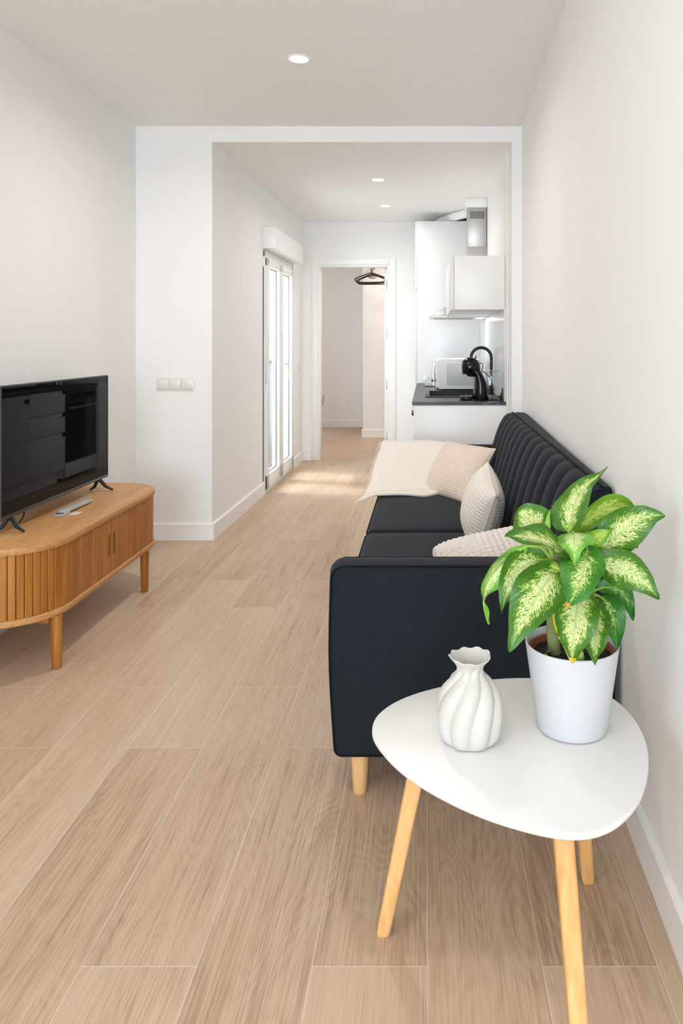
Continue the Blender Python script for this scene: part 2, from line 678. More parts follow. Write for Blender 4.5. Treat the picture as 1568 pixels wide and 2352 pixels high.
# ------------------------------------------------------------------ the room
ZC, ZK = 2.604, 2.505            # ceilings of the living room and of the kitchen
YB = 4.67                        # step between them
YE = 7.81                        # end wall of the kitchen
YR = -5.0                        # rear wall, behind the camera


def xr(y):                       # the long wall beside the sofa runs slightly out of square
    return 0.516 + 0.0252 * (y - 1.45)


def xk(y):                       # kitchen wall with the balcony door
    return -1.355 + 0.0137 * (y - YB)


def shear_k(mb):                 # meshes of that wall are modelled at x = -1.355 and follow its slant
    return mb.warp(lambda c: (c.x + 0.0137 * (c.y - YB), c.y, c.z))


def shear_r(mb):                 # meshes of the sofa wall are modelled at x = 0
    return mb.warp(lambda c: (c.x + xr(c.y), c.y, c.z))


struct('floor', MB().box((-3.2, -5.3, -0.1), (1.6, 11.2, 0.0)), M['floor'])
struct('ceiling', MB().box((-2.2, -5.3, ZC), (1.2, YB, ZC + 0.2)), M['ceil'])
struct('ceiling_kitchen', MB().box((-1.75, YB + 0.004, ZK), (1.2, 7.93, ZC + 0.2)), M['ceil'])
struct('wall_lintel', MB().box((-2.2, YB, ZK), (1.2, YB + 0.004, ZC + 0.2)), M['wall'])
struct('ceiling_bedroom', MB().box((-3.0, 7.93, ZK), (1.6, 11.2, ZC + 0.2)), M['ceil'])
struct('wall_left', MB().box((-2.1, -5.3, 0), (-1.834, -1.55, ZC)).box((-2.1, 0.05, 0), (-1.834, YB, ZC)).box((-2.1, -1.55, 0), (-1.834, 0.05, 0.75)).box((-2.1, -1.55, 2.15), (-1.834, 0.05, ZC)), M['wall'])  # opening added for the unseen side window and its fill
struct('wall_right', shear_r(MB().box((0, -5.3, 0), (0.25, YB, ZC))), M['wall'])
struct('wall_nib', MB().box((0.532, YB, 0), (0.86, 4.9, ZK)), M['wall'])
struct('wall_pillar', shear_k(MB().box((-2.1, YB, 0), (-1.355, 5.05, ZK))), M['wall'])
b = MB()
b.box((-1.60, 5.05, 0), (-1.355, 6.05, ZK)).box((-1.60, 7.235, 0), (-1.355, YE, ZK)).box((-1.60, 6.05, 1.99), (-1.355, 7.235, ZK))
struct('wall_kitchen', shear_k(b), M['wall'])
struct('wall_cooking', MB().box((0.525, 4.9, 0), (0.86, 7.93, ZK)), M['wall'])
DX0, DX1, DZ = -1.145, -0.400, 2.052
b = MB()
b.box((-1.75, YE, 0), (DX0, 7.93, ZK)).box((DX1, YE, 0), (0.6, 7.93, ZK)).box((DX0, YE, DZ), (DX1, 7.93, ZK))
struct('wall_end', b, M['wall'])
# rear wall with the wide window (behind the camera)
b = MB()
b.box((-2.1, -5.25, 0), (-1.70, YR, ZC)).box((0.50, -5.25, 0), (0.8, YR, ZC)).box((-1.70, -5.25, 2.42), (0.50, YR, ZC)).box((-1.70, -5.25, 0), (0.50, YR, 0.12))
struct('wall_rear', b, M['wall'])
# bedroom
struct('wall_bedroom_end', MB().box((-3.0, 10.84, 0), (1.4, 11.1, ZK)), M['wall'])
struct('wall_bedroom_pillar', MB().box((-0.84, 9.675, 0), (1.4, 10.84, ZK)), M['wall'])
struct('wall_bedroom_right', MB().box((1.3, 7.93, 0), (1.5, 9.675, ZK)), M['wall'])
b = MB()
b.box((-2.9, 7.93, 0), (-2.6, 8.7, ZK)).box((-2.9, 9.9, 0), (-2.6, 10.84, ZK)).box((-2.9, 8.7, 0), (-2.6, 9.9, 0.9)).box((-2.9, 8.7, 2.1), (-2.6, 9.9, ZK))  # opening added for the unseen bedroom fill
struct('wall_bedroom_left', b, M['wall'])
struct('wall_bedroom_front', MB().box((-2.9, 7.81, 0), (-1.75, 7.93, ZK)).box((0.86, 7.81, 0), (1.5, 7.93, ZK)), M['wall'])
# balcony outside the glazed door
struct('balcony_floor', MB().box((-3.6, 4.9, -0.12), (-1.61, 7.80, -0.02)), M['terrace'])
struct('balcony_parapet', MB().box((-3.1, 5.2, -0.1), (-3.0, 7.79, 1.02)).box((-3.1, 7.69, -0.1), (-1.75, 7.79, 1.02)), M['parapet'])

BH, BT = 0.104, 0.014


def bb_profile_x(x, sgn):        # cross-section in x, z; the thickness goes to sgn
    return [(x, 0), (x + sgn * BT, 0), (x + sgn * BT, BH - 0.006), (x + sgn * (BT - 0.005), BH), (x, BH)]


struct('baseboard_left', MB().prism(bb_profile_x(-1.834, 1), 1, YR, YB), M['base'])
struct('baseboard_right', shear_r(MB().prism(bb_profile_x(0.0, -1), 1, YR, YB)), M['base'])
struct('baseboard_kitchen', shear_k(MB().prism(bb_profile_x(-1.355, 1), 1, YB - BT, 6.047).prism(bb_profile_x(-1.355, 1), 1, 7.245, YE)), M['base'])


def bb_y(y, sgn):
    return [(y, 0), (y + sgn * BT, 0), (y + sgn * BT, BH - 0.006), (y + sgn * (BT - 0.005), BH), (y, BH)]


struct('baseboard_pillar', MB().prism(bb_y(YB, -1), 0, -1.834, -1.355), M['base'])
struct('baseboard_end', MB().prism(bb_y(YE, -1), 0, -1.32, -1.218).prism(bb_y(YE, -1), 0, -0.332, -0.12), M['base'])
struct('baseboard_bedroom', MB().prism(bb_y(10.84, -1), 0, -2.6, -0.84).prism(bb_y(9.675, -1), 0, -0.84 - BT, 1.3).prism(bb_profile_x(-0.84, -1), 1, 9.6755, 10.826), M['base'])

# ---- bedroom door
d1 = sgroup('door_1', (-0.77, YE, 0))
c0 = YE - 0.014
b = MB()
b.box((-1.217, c0, 0), (-1.147, YE + 0.001, 2.128), 0.004).box((-0.402, c0, 0), (-0.333, YE + 0.001, 2.128), 0.004).box((-1.147, c0, 2.056), (-0.402, YE + 0.001, 2.128), 0.004)
obj('casing', b, M['lac'], d1)
b = MB()
b.box((-1.147, YE - 0.004, 0), (-1.127, 7.94, 2.052), 0.002).box((-0.420, YE - 0.004, 0), (-0.400, 7.94, 2.052), 0.002).box((-1.127, YE - 0.004, 2.036), (-0.420, 7.94, 2.056), 0.002)
obj('frame_lining', b, M['lac'], d1)
leaf = obj('door_leaf', MB().box((-0.456, 7.90, 0.012), (-0.416, 8.62, 2.03), 0.002), M['lac'], d1)
for hz in (1.86, 1.33, 0.79, 0.25):
    b = MB().box((-0.437, 7.894, hz - 0.05), (-0.421, 7.902, hz + 0.05), 0.001)
    for q in range(5):
        b.tube([(-0.420, 7.893, hz - 0.05 + q * 0.02 + 0.001), (-0.420, 7.893, hz - 0.05 + q * 0.02 + 0.018)], 0.006, 10)
    obj('hinge', b, M['steel'], leaf)

# ---- balcony door (french window)
w1 = sgroup('window_1', (-1.34, 6.65, 0))
X0 = -1.355
b = MB()
fy0, fy1, fz = 6.047, 7.238, 1.993
b.box((X0 - 0.05, fy0, 0.0), (X0 + 0.010, fy0 + 0.039, fz), 0.003).box((X0 - 0.05, fy1 - 0.040, 0.0), (X0 + 0.010, fy1, fz), 0.003)
b.box((X0 - 0.05, fy0, fz - 0.053), (X0 + 0.010, fy1, fz), 0.003).box((X0 - 0.05, fy0, 0.0), (X0 + 0.010, fy1, 0.03), 0.003)
obj('window_frame', shear_k(b), M['pvc'], w1)
for i, (a, c) in enumerate(((6.088, 6.640), (6.645, 7.196))):
    st = 0.078
    z0, z1 = 0.032, 1.938
    b = MB()
    b.box((X0 - 0.045, a, z0), (X0 + 0.022, a + st, z1), 0.004).box((X0 - 0.045, c - st, z0), (X0 + 0.022, c, z1), 0.004)
    b.box((X0 - 0.045, a, z1 - 0.068), (X0 + 0.022, c, z1), 0.004).box((X0 - 0.045, a, z0), (X0 + 0.022, c, z0 + 0.115), 0.004)
    s = obj('sash', shear_k(b), M['pvc'], w1)
    b = MB().box((X0 - 0.022, a + st - 0.01, z0 + 0.1), (X0 - 0.012, c - st + 0.01, z1 - 0.06))
    obj('pane', shear_k(b), M['glass'], s)
    b = MB()
    g0, g1 = a + st, c - st
    for (p, q) in (((X0 - 0.012, g0, z0 + 0.115), (X0 - 0.006, g0 + 0.007, z1 - 0.068)), ((X0 - 0.012, g1 - 0.007, z0 + 0.115), (X0 - 0.006, g1, z1 - 0.068)), ((X0 - 0.012, g0, z1 - 0.075), (X0 - 0.006, g1, z1 - 0.068)), ((X0 - 0.012, g0, z0 + 0.115), (X0 - 0.006, g1, z0 + 0.122))):
        b.box(p, q)
    obj('gasket', shear_k(b), M['gasket'], s)
    if i == 1:
        yy = a + 0.04
        b = MB().box((X0 + 0.021, yy - 0.015, 0.97), (X0 + 0.030, yy + 0.015, 1.09), 0.004)
        b.tube([(X0 + 0.03, yy, 1.05), (X0 + 0.062, yy, 1.05), (X0 + 0.068, yy + 0.01, 1.045), (X0 + 0.068, yy + 0.04, 1.03), (X0 + 0.066, yy + 0.06, 0.99), (X0 + 0.066, yy + 0.066, 0.93)], 0.0095, 10)
        obj('handle', shear_k(b), M['pvc'], s)
b = MB().box((X0 + 0.0005, 6.024, 0.11), (X0 + 0.004, 6.040, 1.86))  # thin black strip on the wall along the frame
obj('dark_strip', shear_k(b), M['blackm'], w1)

rg = thing('balcony_railing', 'grey metal railing outside the panes of the glazed balcony door', 'railing', (-1.48, 6.65, 0.0))
RX = X0 - 0.14
obj('rail', shear_k(MB().box((RX - 0.02, 6.052, 1.045), (RX + 0.02, 7.233, 1.078), 0.003)), M['rail'], rg)
obj('rail', shear_k(MB().box((RX - 0.015, 6.052, 0.085), (RX + 0.015, 7.233, 0.11), 0.003)), M['rail'], rg)
for k in range(12):
    yb_ = 6.09 + k * 0.1
    obj('bar', shear_k(MB().box((RX - 0.008, yb_ - 0.008, 0.11), (RX + 0.008, yb_ + 0.008, 1.046))), M['rail'], rg)
sb = thing('shutter_box', 'white roller shutter box on the wall above the glazed balcony door', 'shutter box', (-1.3, 6.6, 2.0))
obj('housing', shear_k(MB().box((X0, 6.02, 2.006), (X0 + 0.105, 7.262, 2.178), 0.004)), M['pvc'], sb)
b = MB()
b.tube([(X0 + 0.045, 6.17, 2.01), (X0 + 0.04, 6.16, 1.6), (X0 + 0.03, 6.12, 1.3), (X0 + 0.022, 6.075, 1.05), (X0 + 0.02, 6.062, 0.96)], 0.0016, 6)
b.tube([(X0 + 0.03, 6.035, 2.01), (X0 + 0.026, 6.04, 1.5), (X0 + 0.02, 6.055, 1.05), (X0 + 0.02, 6.06, 0.96)], 0.0016, 6)
b.tube([(X0 + 0.02, 6.061, 0.97), (X0 + 0.02, 6.061, 0.90)], [0.003, 0.0045], 8)
obj('pull_cord', shear_k(b), M['paper'], sb)

# ---- added side window, unseen behind the camera, there for its fill light
w3 = sgroup('added_side_window', (-1.98, -0.75, 0.75))
b = MB()
for ya in (-1.55, -0.78, -0.01):
    b.box((-2.0, ya, 0.75), (-1.95, ya + 0.06, 2.15), 0.004)
b.box((-2.0, -1.55, 0.75), (-1.95, 0.05, 0.81)).box((-2.0, -1.55, 2.09), (-1.95, 0.05, 2.15))
obj('window_frame', b, M['pvc'], w3)

# ---- rear window frame
w2 = sgroup('window_2', (-0.6, -5.1, 0.2))
b = MB()
for xx in (-1.70, -0.985, -0.27, 0.44):
    b.box((xx, -5.10, 0.12), (xx + 0.06, -5.04, 2.42), 0.004)
b.box((-1.70, -5.10, 0.12), (0.50, -5.04, 0.19)).box((-1.70, -5.10, 2.35), (0.50, -5.04, 2.42))
obj('window_frame', b, M['pvc'], w2)

# ------------------------------------------------------------------ ceiling lights
def downlight(loc, label, power):
    t = thing('ceiling_light', label, 'ceiling light', loc, 'recessed ceiling lights')
    x, y, z = loc
    obj('trim_ring', MB().lathe([(0.046, -0.0005), (0.046, -0.005), (0.056, -0.004), (0.058, -0.0005)], loc, 40, cap0=False, cap1=False), M['lac'], t)
    obj('diffuser', MB().lathe([(0.046, -0.002), (0.042, -0.005), (0.02, -0.007), (0.002, -0.0075)], loc, 40, cap0=False), M['lamp'], t)
    area_light('downlight_beam', (x, y, z - 0.012), (0, 0, 0), 0.085, 0.085, power, (1.0, 0.955, 0.915), 'DISK', math.radians(165))
    return t


downlight((-0.615, 3.55, ZC), 'round recessed ceiling light in the living room ceiling in front of the step', 11)
downlight((-0.45, 0.35, ZC), 'added round ceiling light out of view behind the camera, a fill for the near walls', 4)  # extra lamp out of view, added to brighten wall, table and floor
downlight((-0.381, 5.744, ZK), 'round recessed light in the kitchen ceiling just past the step', 4.4)
downlight((-0.386, 6.845, ZK), 'round recessed light in the kitchen ceiling before the end wall', 3.6)

# ------------------------------------------------------------------ wall plates
ts = thing('light_switch', 'triple white light switch on the wall beside the kitchen opening', 'light switch', (-1.585, YB, 0.98))
obj('cover_plate', MB().box((-1.700, YB - 0.009, 0.942), (-1.470, YB - 0.0002, 1.020), 0.003), M['switch_frame'], ts)
for i in range(3):
    xx = -1.688 + i * 0.0735
    f = MB().box((xx, YB - 0.0125, 0.953), (xx + 0.060, YB - 0.008, 1.009), 0.002)
    f.warp(lambda c: (c.x, c.y - 0.004 * (c.z - 0.953) / 0.056, c.z))
    obj('rocker', f, M['switch'], ts)
tag(obj('junction_box_cover', MB().box((-1.662, YB - 0.004, 2.330), (-1.538, YB - 0.0002, 2.454), 0.0015), M['wall']), 'flat white square junction box cover high on the wall above the triple switch', 'cover plate')
sk = thing('light_switch', 'small single white switch beside the glazed balcony door', 'light switch', (-1.31, 7.57, 0.98))
b = MB().box((X0, 7.53, 0.94), (X0 + 0.009, 7.61, 1.02), 0.003)
obj('cover_plate', shear_k(b), M['switch_frame'], sk)
obj('rocker', shear_k(MB().box((X0 + 0.008, 7.545, 0.955), (X0 + 0.013, 7.595, 1.005), 0.002)), M['switch'], sk)

# ------------------------------------------------------------------ television cabinet
def stadium(x0, x1, y0, y1, r, seg=14):
    """cabinet outline in x, y: back side straight on x0, rounded corners"""
    return rrect(x0, y0, x1, y1, (0.12, r, r, 0.12), seg)


CX0, CX1, CY0, CY1 = -1.815, -1.392, 2.675, 3.985
tv_c = thing('tv_cabinet', 'oak television cabinet with rounded ends and slatted tambour doors', 'cabinet', (-1.6, 3.33, 0))
obj('cabinet_top', MB().prism(stadium(CX0, CX1, CY0, CY1, 0.235), 2, 0.465, 0.49, 0.003, 2), M['oak_top'], tv_c)
obj('cabinet_bottom', MB().prism(stadium(CX0, CX1, CY0, CY1, 0.235), 2, 0.203, 0.228, 0.006, 3), M['oak_top'], tv_c)
inset = 0.012
obj('carcass', MB().prism(stadium(CX0 + 0.02, CX1 - inset - 0.012, CY0 + inset + 0.012, CY1 - inset - 0.012, 0.215), 2, 0.228, 0.465), M['oak_dark'], tv_c)
# tambour: walk the outline from the middle of the front both ways
outl = stadium(CX0 + inset, CX1 - inset, CY0 + inset, CY1 - inset, 0.225, 24)
poly = [Vector((p[0], p[1])) for p in outl]
N_ = len(poly)


def walk(start_y, direction, length):
    """points along the outline by arc length from (front, start_y)"""
    xf = CX1 - inset
    path = [Vector((xf, start_y))]
    if direction < 0:
        r0 = [p for p in poly if p.y < start_y]
        corner = [(CX1 - inset - 0.225 + 0.225 * math.cos(a), CY0 + inset + 0.225 + 0.225 * math.sin(a)) for a in [-PI / 2 * k / 24 for k in range(25)]]
        path += [Vector(c) for c in corner] + [Vector((CX0 + 0.12, CY0 + inset))]
        path += [Vector((CX0 + inset + 0.11 + 0.11 * math.cos(a), CY0 + inset + 0.11 + 0.11 * math.sin(a))) for a in [-PI / 2 - PI / 2 * k / 12 for k in range(13)]]
    else:
        corner = [(CX1 - inset - 0.225 + 0.225 * math.cos(a), CY1 - inset - 0.225 + 0.225 * math.sin(a)) for a in [PI / 2 * k / 24 for k in range(25)]]
        path += [Vector(c) for c in corner] + [Vector((CX0 + 0.12, CY1 - inset))]
        path += [Vector((CX0 + inset + 0.11 + 0.11 * math.cos(a), CY1 - inset - 0.11 + 0.11 * math.sin(a))) for a in [PI / 2 + PI / 2 * k / 12 for k in range(13)]]
    cum = [0]
    for a, c in zip(path, path[1:]):
        cum.append(cum[-1] + (c - a).length)

    def at(s):
        for i in range(len(path) - 1):
            if s <= cum[i + 1] or i == len(path) - 2:
                t = (s - cum[i]) / max(1e-9, cum[i + 1] - cum[i])
                return path[i].lerp(path[i + 1], t), (path[i + 1] - path[i]).normalized()
    return at, cum[-1]


def tambour(y_mid, direction, hname_y):
    at, tot = walk(y_mid, direction, 0)
    b = MB()
    s = 0.0015
    pitch = 0.0275
    first = True
    while s < tot - 0.02:
        wdt = 0.052 if first else pitch
        first = False
        gap = 0.0010
        t = bmesh.new()
        rows = []
        for q, dep in ((0.0, -0.006), (0.0, 0.0026), (0.05, 0.0040), (0.2, 0.0045), (0.5, 0.0046), (0.8, 0.0045), (0.95, 0.0040), (1.0, 0.0026), (1.0, -0.006)):
            p, d = at(s + gap + (wdt - 2 * gap) * q)
            nrm = Vector((d.y, -d.x))
            if direction < 0:
                nrm = -nrm
            e = p + nrm * dep
            rows.append((t.verts.new((e.x, e.y, 0.2285)), t.verts.new((e.x, e.y, 0.4645))))
        for A, B in zip(rows, rows[1:]):
            t.faces.new((A[0], B[0], B[1], A[1]))
        bmesh.ops.recalc_face_normals(t, faces=t.faces[:])
        b._merge(t)
        s += wdt
    o = obj('tambour_door', b, M['oak_up'], tv_c, 30)
    h = MB()
    xf = CX1 - inset + 0.0048
    hy = hname_y
    h.prism(rrect(hy - 0.0075, 0.300, hy + 0.0075, 0.400, 0.0074, 6), 0, xf - 0.004, xf + 0.0006)  # flush dark plate, its colour stands in for the shade inside a scoop
    hd = obj('handle_shade_plate', h, M['oak_dark'], o)
    r = MB()
    r.tube([(xf, p[0], p[1]) for p in rrect(hy - 0.0085, 0.299, hy + 0.0085, 0.401, 0.0084, 6)], 0.0014, 6, closed=True)
    obj('handle_rim', r, M['oak_up'], o)


tambour(3.288, -1, 3.262)
tambour(3.288, 1, 3.314)
for (lx, ly) in ((-1.417, 2.835), (-1.410, 3.70), (-1.76, 2.835), (-1.76, 3.70)):
    obj('leg', MB().lathe([(0.0150, 0.0), (0.0175, 0.004), (0.0195, 0.10), (0.021, 0.2035)], (lx, ly, 0), 24), M['oak_up'], tv_c)
for ya in (2.81, 3.675):
    obj('stretcher', MB().box((-1.78, ya, 0.178), (-1.435, ya + 0.05, 0.204), 0.002), M['oak_up'], tv_c)

# ------------------------------------------------------------------ television
TX = -1.650
tv = thing('television', 'black flat television standing on the oak cabinet', 'television', (TX, 3.35, 0.49))
y0, y1, z0, z1 = 2.868, 3.832, 0.552, 1.074
obj('housing', MB().box((TX - 0.028, y0, z0), (TX - 0.003, y1, z1), 0.004).box((TX - 0.075, y0 + 0.12, z0 + 0.02), (TX - 0.026, y1 - 0.12, z0 + 0.30), 0.02), M['blackm'], tv)
obj('screen', MB().box((TX - 0.0035, y0 + 0.004, z0 + 0.014), (TX, y1 - 0.004, z1 - 0.004), 0.001, 1), M['tvscreen'], tv)
obj('bezel', MB().box((TX - 0.004, y0, z0 - 0.001), (TX + 0.003, y1, z0 + 0.0135), 0.002).box((TX - 0.004, y0, z0 + 0.012), (TX + 0.0015, y0 + 0.0045, z1)).box((TX - 0.004, y1 - 0.0045, z0 + 0.012), (TX + 0.0015, y1, z1)), M['tvbezel'], tv)
for fy, dy in ((2.955, -0.02), (3.745, 0.02)):
    b = MB()
    for sx in (1, -1):
        b.tube([(TX - 0.012, fy, z0 + 0.006), (TX + sx * 0.03 - 0.006, fy + dy * .7, 0.512), (TX + sx * 0.058 - 0.003, fy + dy, 0.4955)], [0.011, 0.008, 0.005], 8)
    obj('foot', b, M['blackm'], tv)
b = MB().tube(catmull([(TX - 0.05, 2.95, 0.58), (TX - 0.03, 3.00, 0.53), (TX - 0.025, 3.04, 0.505), (TX - 0.03, 3.09, 0.53), (TX - 0.045, 3.10, 0.57)], 6), 0.003, 8)
obj('cable', b, M['blackm'], tv)

# ------------------------------------------------------------------ remote and card
rm = thing('remote_control', 'slim light grey remote control lying on the oak cabinet top', 'remote control', (-1.6, 3.35, 0.49))
d = Vector((0.014, 0.30, 0)).normalized()
sd = Vector((d.y, -d.x, 0))
p0 = Vector((-1.600, 3.235, 0.4925))


def strip(length, wid, thick, z, s0=0.0):
    out = []
    for (a, bb) in rrect(0, -wid / 2, length, wid / 2, wid * 0.45, 6):
        q = p0 + d * (a + s0) + sd * bb
        out.append((q.x, q.y))
    return MB().prism(out, 2, z, z + thick, thick * 0.35, 2)


obj('body', strip(0.255, 0.042, 0.014, 0.4965), M['remote'], rm)
obj('grip', strip(0.085, 0.047, 0.0085, 0.4905, -0.03), M['remote'], rm)
b = MB().lathe([(0.017, 0.0), (0.017, 0.0012), (0.002, 0.0016)], (p0.x - 0.0, p0.y - 0.006, 0.4988), 28)
obj('touch_pad', b, M['pad'], rm, label='slate blue round pad')
q = p0 + sd * 0.046 + d * 0.035
tag(obj('card', MB().box((q.x - 0.02, q.y - 0.028, 0.4904), (q.x + 0.022, q.y + 0.028, 0.4916), 0.0005), M['paper']), 'small cream card lying beside the grey remote control', 'card')

# ------------------------------------------------------------------ sofa
sofa = thing('sofa', 'charcoal fabric three seat sofa with channel tufted back along the wall', 'sofa', (0.15, 3.2, 0))


def arm(yn, yf):
    out = []
    base = rrect(-0.258, 0.124, 0.505, 0.636, (0.018, 0.01, 0.03, 0.032), 8)
    # densify the long sides
    dense = []
    n = len(base)
    for i in range(n):
        a, c = Vector(base[i]), Vector(base[(i + 1) % n])
        m = max(1, int((c - a).length / 0.05))
        for k in range(m):
            dense.append(a.lerp(c, k / m))

    def shape(p, grow):
        x, z = p
        cx, cz = 0.12, 0.38
        t = (z - 0.124) / 0.512
        if x < 0.0:
            x = x - 0.006 * math.sin(PI * min(1, max(0, t))) + 0.020 * max(0, 0.5 - t) * 0.9
        x += grow * (-1 if x < cx else 0.2)
        z += grow * (1 if z > cz else -0.2)
        return x, z
    ys = [(yn, 0.0), (yn + 0.002, 0.003), (yn + 0.02, 0.0075), ((yn + yf) / 2, 0.009), (yf - 0.02, 0.0075), (yf - 0.002, 0.003), (yf, 0.0)]
    t = bmesh.new()
    rings = []
    for y, gr in ys:
        rings.append([t.verts.new((*[shape(p, gr)[0]], y, shape(p, gr)[1])) for p in dense])
    m = len(dense)
    for A, B in zip(rings, rings[1:]):
        for k in range(m):
            t.faces.new((A[k], A[(k + 1) % m], B[(k + 1) % m], B[k]))
    t.faces.new(rings[0])
    t.faces.new(rings[-1][::-1])
    bmesh.ops.recalc_face_normals(t, faces=t.faces[:])
    b = MB()
    b._merge(t)
    a_ = obj('armrest', b, M['sofa'], sofa, 40)
    pp = MB()
    for yy in (yn + 0.0005, yf - 0.0005):
        pp.tube([(shape(p, 0.001)[0], yy, shape(p, 0.001)[1]) for p in dense], 0.0034, 6, closed=True)
    obj('piping', pp, M['piping'], a_)
    return a_


YS0, YS1 = 2.012, 4.385
arm(YS0, YS0 + 0.082)
arm(YS1 - 0.082, YS1)
YM = 3.238
for (a, c) in ((YS0 + 0.088, YM - 0.003), (YM + 0.003, YS1 - 0.088)):
    b = MB().box((-0.272, a, 0.255), (0.40, c, 0.418), 0.035, 6)

    def puff(cc, a=a, c=c):
        t = (cc.y - a) / (c - a)
        u = (cc.x + 0.272) / 0.67
        k = max(0, 4 * t * (1 - t)) ** .5 * max(0, 4 * u * (1 - u)) ** .5
        return (cc.x, cc.y, cc.z + (0.012 * k if cc.z > 0.38 else 0))
    bmesh.ops.subdivide_edges(b.bm, edges=[e for e in b.bm.edges if e.calc_length() > 0.2], cuts=10, use_grid_fill=True)
    b.warp(puff)
    s_ = obj('seat_cushion', b, M['sofa'], sofa, 50)
    p_ = MB().tube([(-0.262, a + 0.004, 0.40), (-0.268, a + 0.03, 0.405), (-0.268, c - 0.03, 0.405), (-0.262, c - 0.004, 0.40)], 0.003, 6)
    obj('piping', p_, M['piping'], s_)
b = MB().box((-0.245, YS0 + 0.084, 0.125), (0.50, YS1 - 0.084, 0.262), 0.012, 3)
obj('seat_frame', b, M['sofa'], sofa)

# back cushions
prof = [(0.330, 0.400), (0.348, 0.50), (0.371, 0.596), (0.396, 0.684), (0.420, 0.755), (0.446, 0.808), (0.468, 0.829), (0.493, 0.836)]
pc = catmull([(p[0], p[1], 0) for p in prof], 5)
NP = len(pc)


def backrest(a, c, nch):
    b = MB()
    ny = nch * 12 + 1

    def fn(u, v):
        i = u * (NP + 5)
        y = a + (c - a) * v
        back = xr(y) - 0.006
        ii = int(round(i))
        if ii < NP:
            p = pc[ii]
            q0 = pc[max(0, ii - 1)]
            q1 = pc[min(NP - 1, ii + 1)]
            tx, tz = q1.x - q0.x, q1.y - q0.y
            L = math.hypot(tx, tz)
            nx, nz = -tz / L, tx / L
            ph = (v * nch) % 1.0
            s = 1 - abs(2 * ph - 1) ** 2.2
            s = s if v not in (0.0, 1.0) else 0.0
            amp = 0.015 * math.sin(PI * min(1.0, 0.10 + 0.9 * ii / (NP - 1))) ** 0.6
            e = 1.0
            return (p.x + nx * (amp * s - 0.008 * (1 - s) * (amp / 0.015)), y, p.y + nz * (amp * s - 0.004 * (1 - s)))
        k = ii - NP
        xt = [lerp(0.493, back, .35), lerp(0.493, back, .75), back - 0.004, back, back, 0.36][k]
        zt = [0.838, 0.836, 0.828, 0.80, 0.30, 0.30][k]
        return (xt, y, zt)
    b.grid(fn, NP + 6, ny)
    bm = b.bm
    bm.verts.ensure_lookup_table()
    nu = NP + 6
    for j, rev in ((0, False), (ny - 1, True)):
        ring = [bm.verts[i * ny + j] for i in range(nu)]
        bm.faces.new(ring[::-1] if rev else ring)
    bmesh.ops.recalc_face_normals(bm, faces=bm.faces[:])
    o = obj('backrest', b, M['sofa'], sofa, 50)
    pp = MB()
    pts = []
    for k in range(nch * 6 + 1):
        v = k / (nch * 6)
        ph = (v * nch) % 1.0
        s = 1 - abs(2 * ph - 1) ** 2
        pts.append((0.4935 - 0.0035 * s, a + (c - a) * v, 0.8375 + 0.002 * s))
    pp.tube(pts, 0.0042, 6)
    obj('piping', pp, M['piping'], o)
    return o


backrest(YS0 + 0.085, YM - 0.002, 7)
backrest(YM + 0.002, YS1 - 0.07, 7)
for (lx, ly) in ((-0.187, 2.058), (-0.187, 4.335), (0.42, 2.058), (0.42, 4.335)):
    obj('leg', MB().lathe([(0.0175, 0.0), (0.0195, 0.004), (0.0262, 0.128)], (lx, ly, 0), 28), M['beech'], sofa)

# ------------------------------------------------------------------ cream blanket over the far seat
def blanket_fn(u, v, lift=0.0):
    # u: across (front edge of seat -> towards the back), v: from the near hem to the far arm
    xl = lerp(-0.372, -0.243, v ** 0.9) + 0.004 * math.sin(v * 19)
    xrgt = lerp(0.13, 0.105, min(1, v * 1.6))
    x = lerp(xl, xrgt, u)
    yn = 3.915 + 0.020 * math.sin(u * 6.0) * u - 0.01 * (1 - u) ** 4
    if u > 0.72:
        yn += (u - 0.72) * 0.45
    y = lerp(yn, 4.396, v)
    seat, top = 0.4385, 0.6545
    k = min(1, max(0, (y - 4.02) / (4.315 - 4.02)))
    z = seat + (top - seat) * (k * k * (3 - 2 * k) * 0.45 + k * 0.55)
    if y > 4.375:
        z -= (y - 4.375) * 0.5
    over = max(0, -0.275 - x)
    if k < 0.8:
        z -= over * 0.40 * (1 - k)
    z += 0.004 * math.sin(x * 23 + y * 9) * (0.4 + 0.6 * k) + 0.003 * math.sin(x * 11 - y * 31)
    return (x, y, z + lift)


bl = thing('blanket', 'cream woven blanket spread over the far seat and armrest of the sofa', 'blanket', (0, 4.1, 0.43))
b = MB().grid(lambda u, v: blanket_fn(u, v), 60, 60)
obj('cloth', b, M['blanket'], bl, 60, mods=(('SOLIDIFY', dict(thickness=0.016, offset=0.0)), ('SUBSURF', dict(levels=1, render_levels=1))))
b = MB()
for i in range(70):
    v = i / 69
    p = Vector(blanket_fn(0.0, v))
    e = p + Vector((-0.016 - 0.006 * random.random(), random.uniform(-0.006, 0.006), -0.006 - 0.004 * random.random()))
    b.tube([p, (p + e) / 2 + Vector((0, 0, 0.002)), e], [0.0022, 0.0018, 0.0010], 5)
for i in range(12):
    p = Vector(blanket_fn(0.02 + i * 0.012, 1.0))
    b.tube([p + Vector((0, 0, 0.002)), p + Vector((random.uniform(-.004, .004), 0.004, 0.014)), p + Vector((random.uniform(-.008, .008), 0.010, 0.018))], [0.0022, 0.0018, 0.001], 5)
fr = obj('fringe', b, M['blanket'], bl)

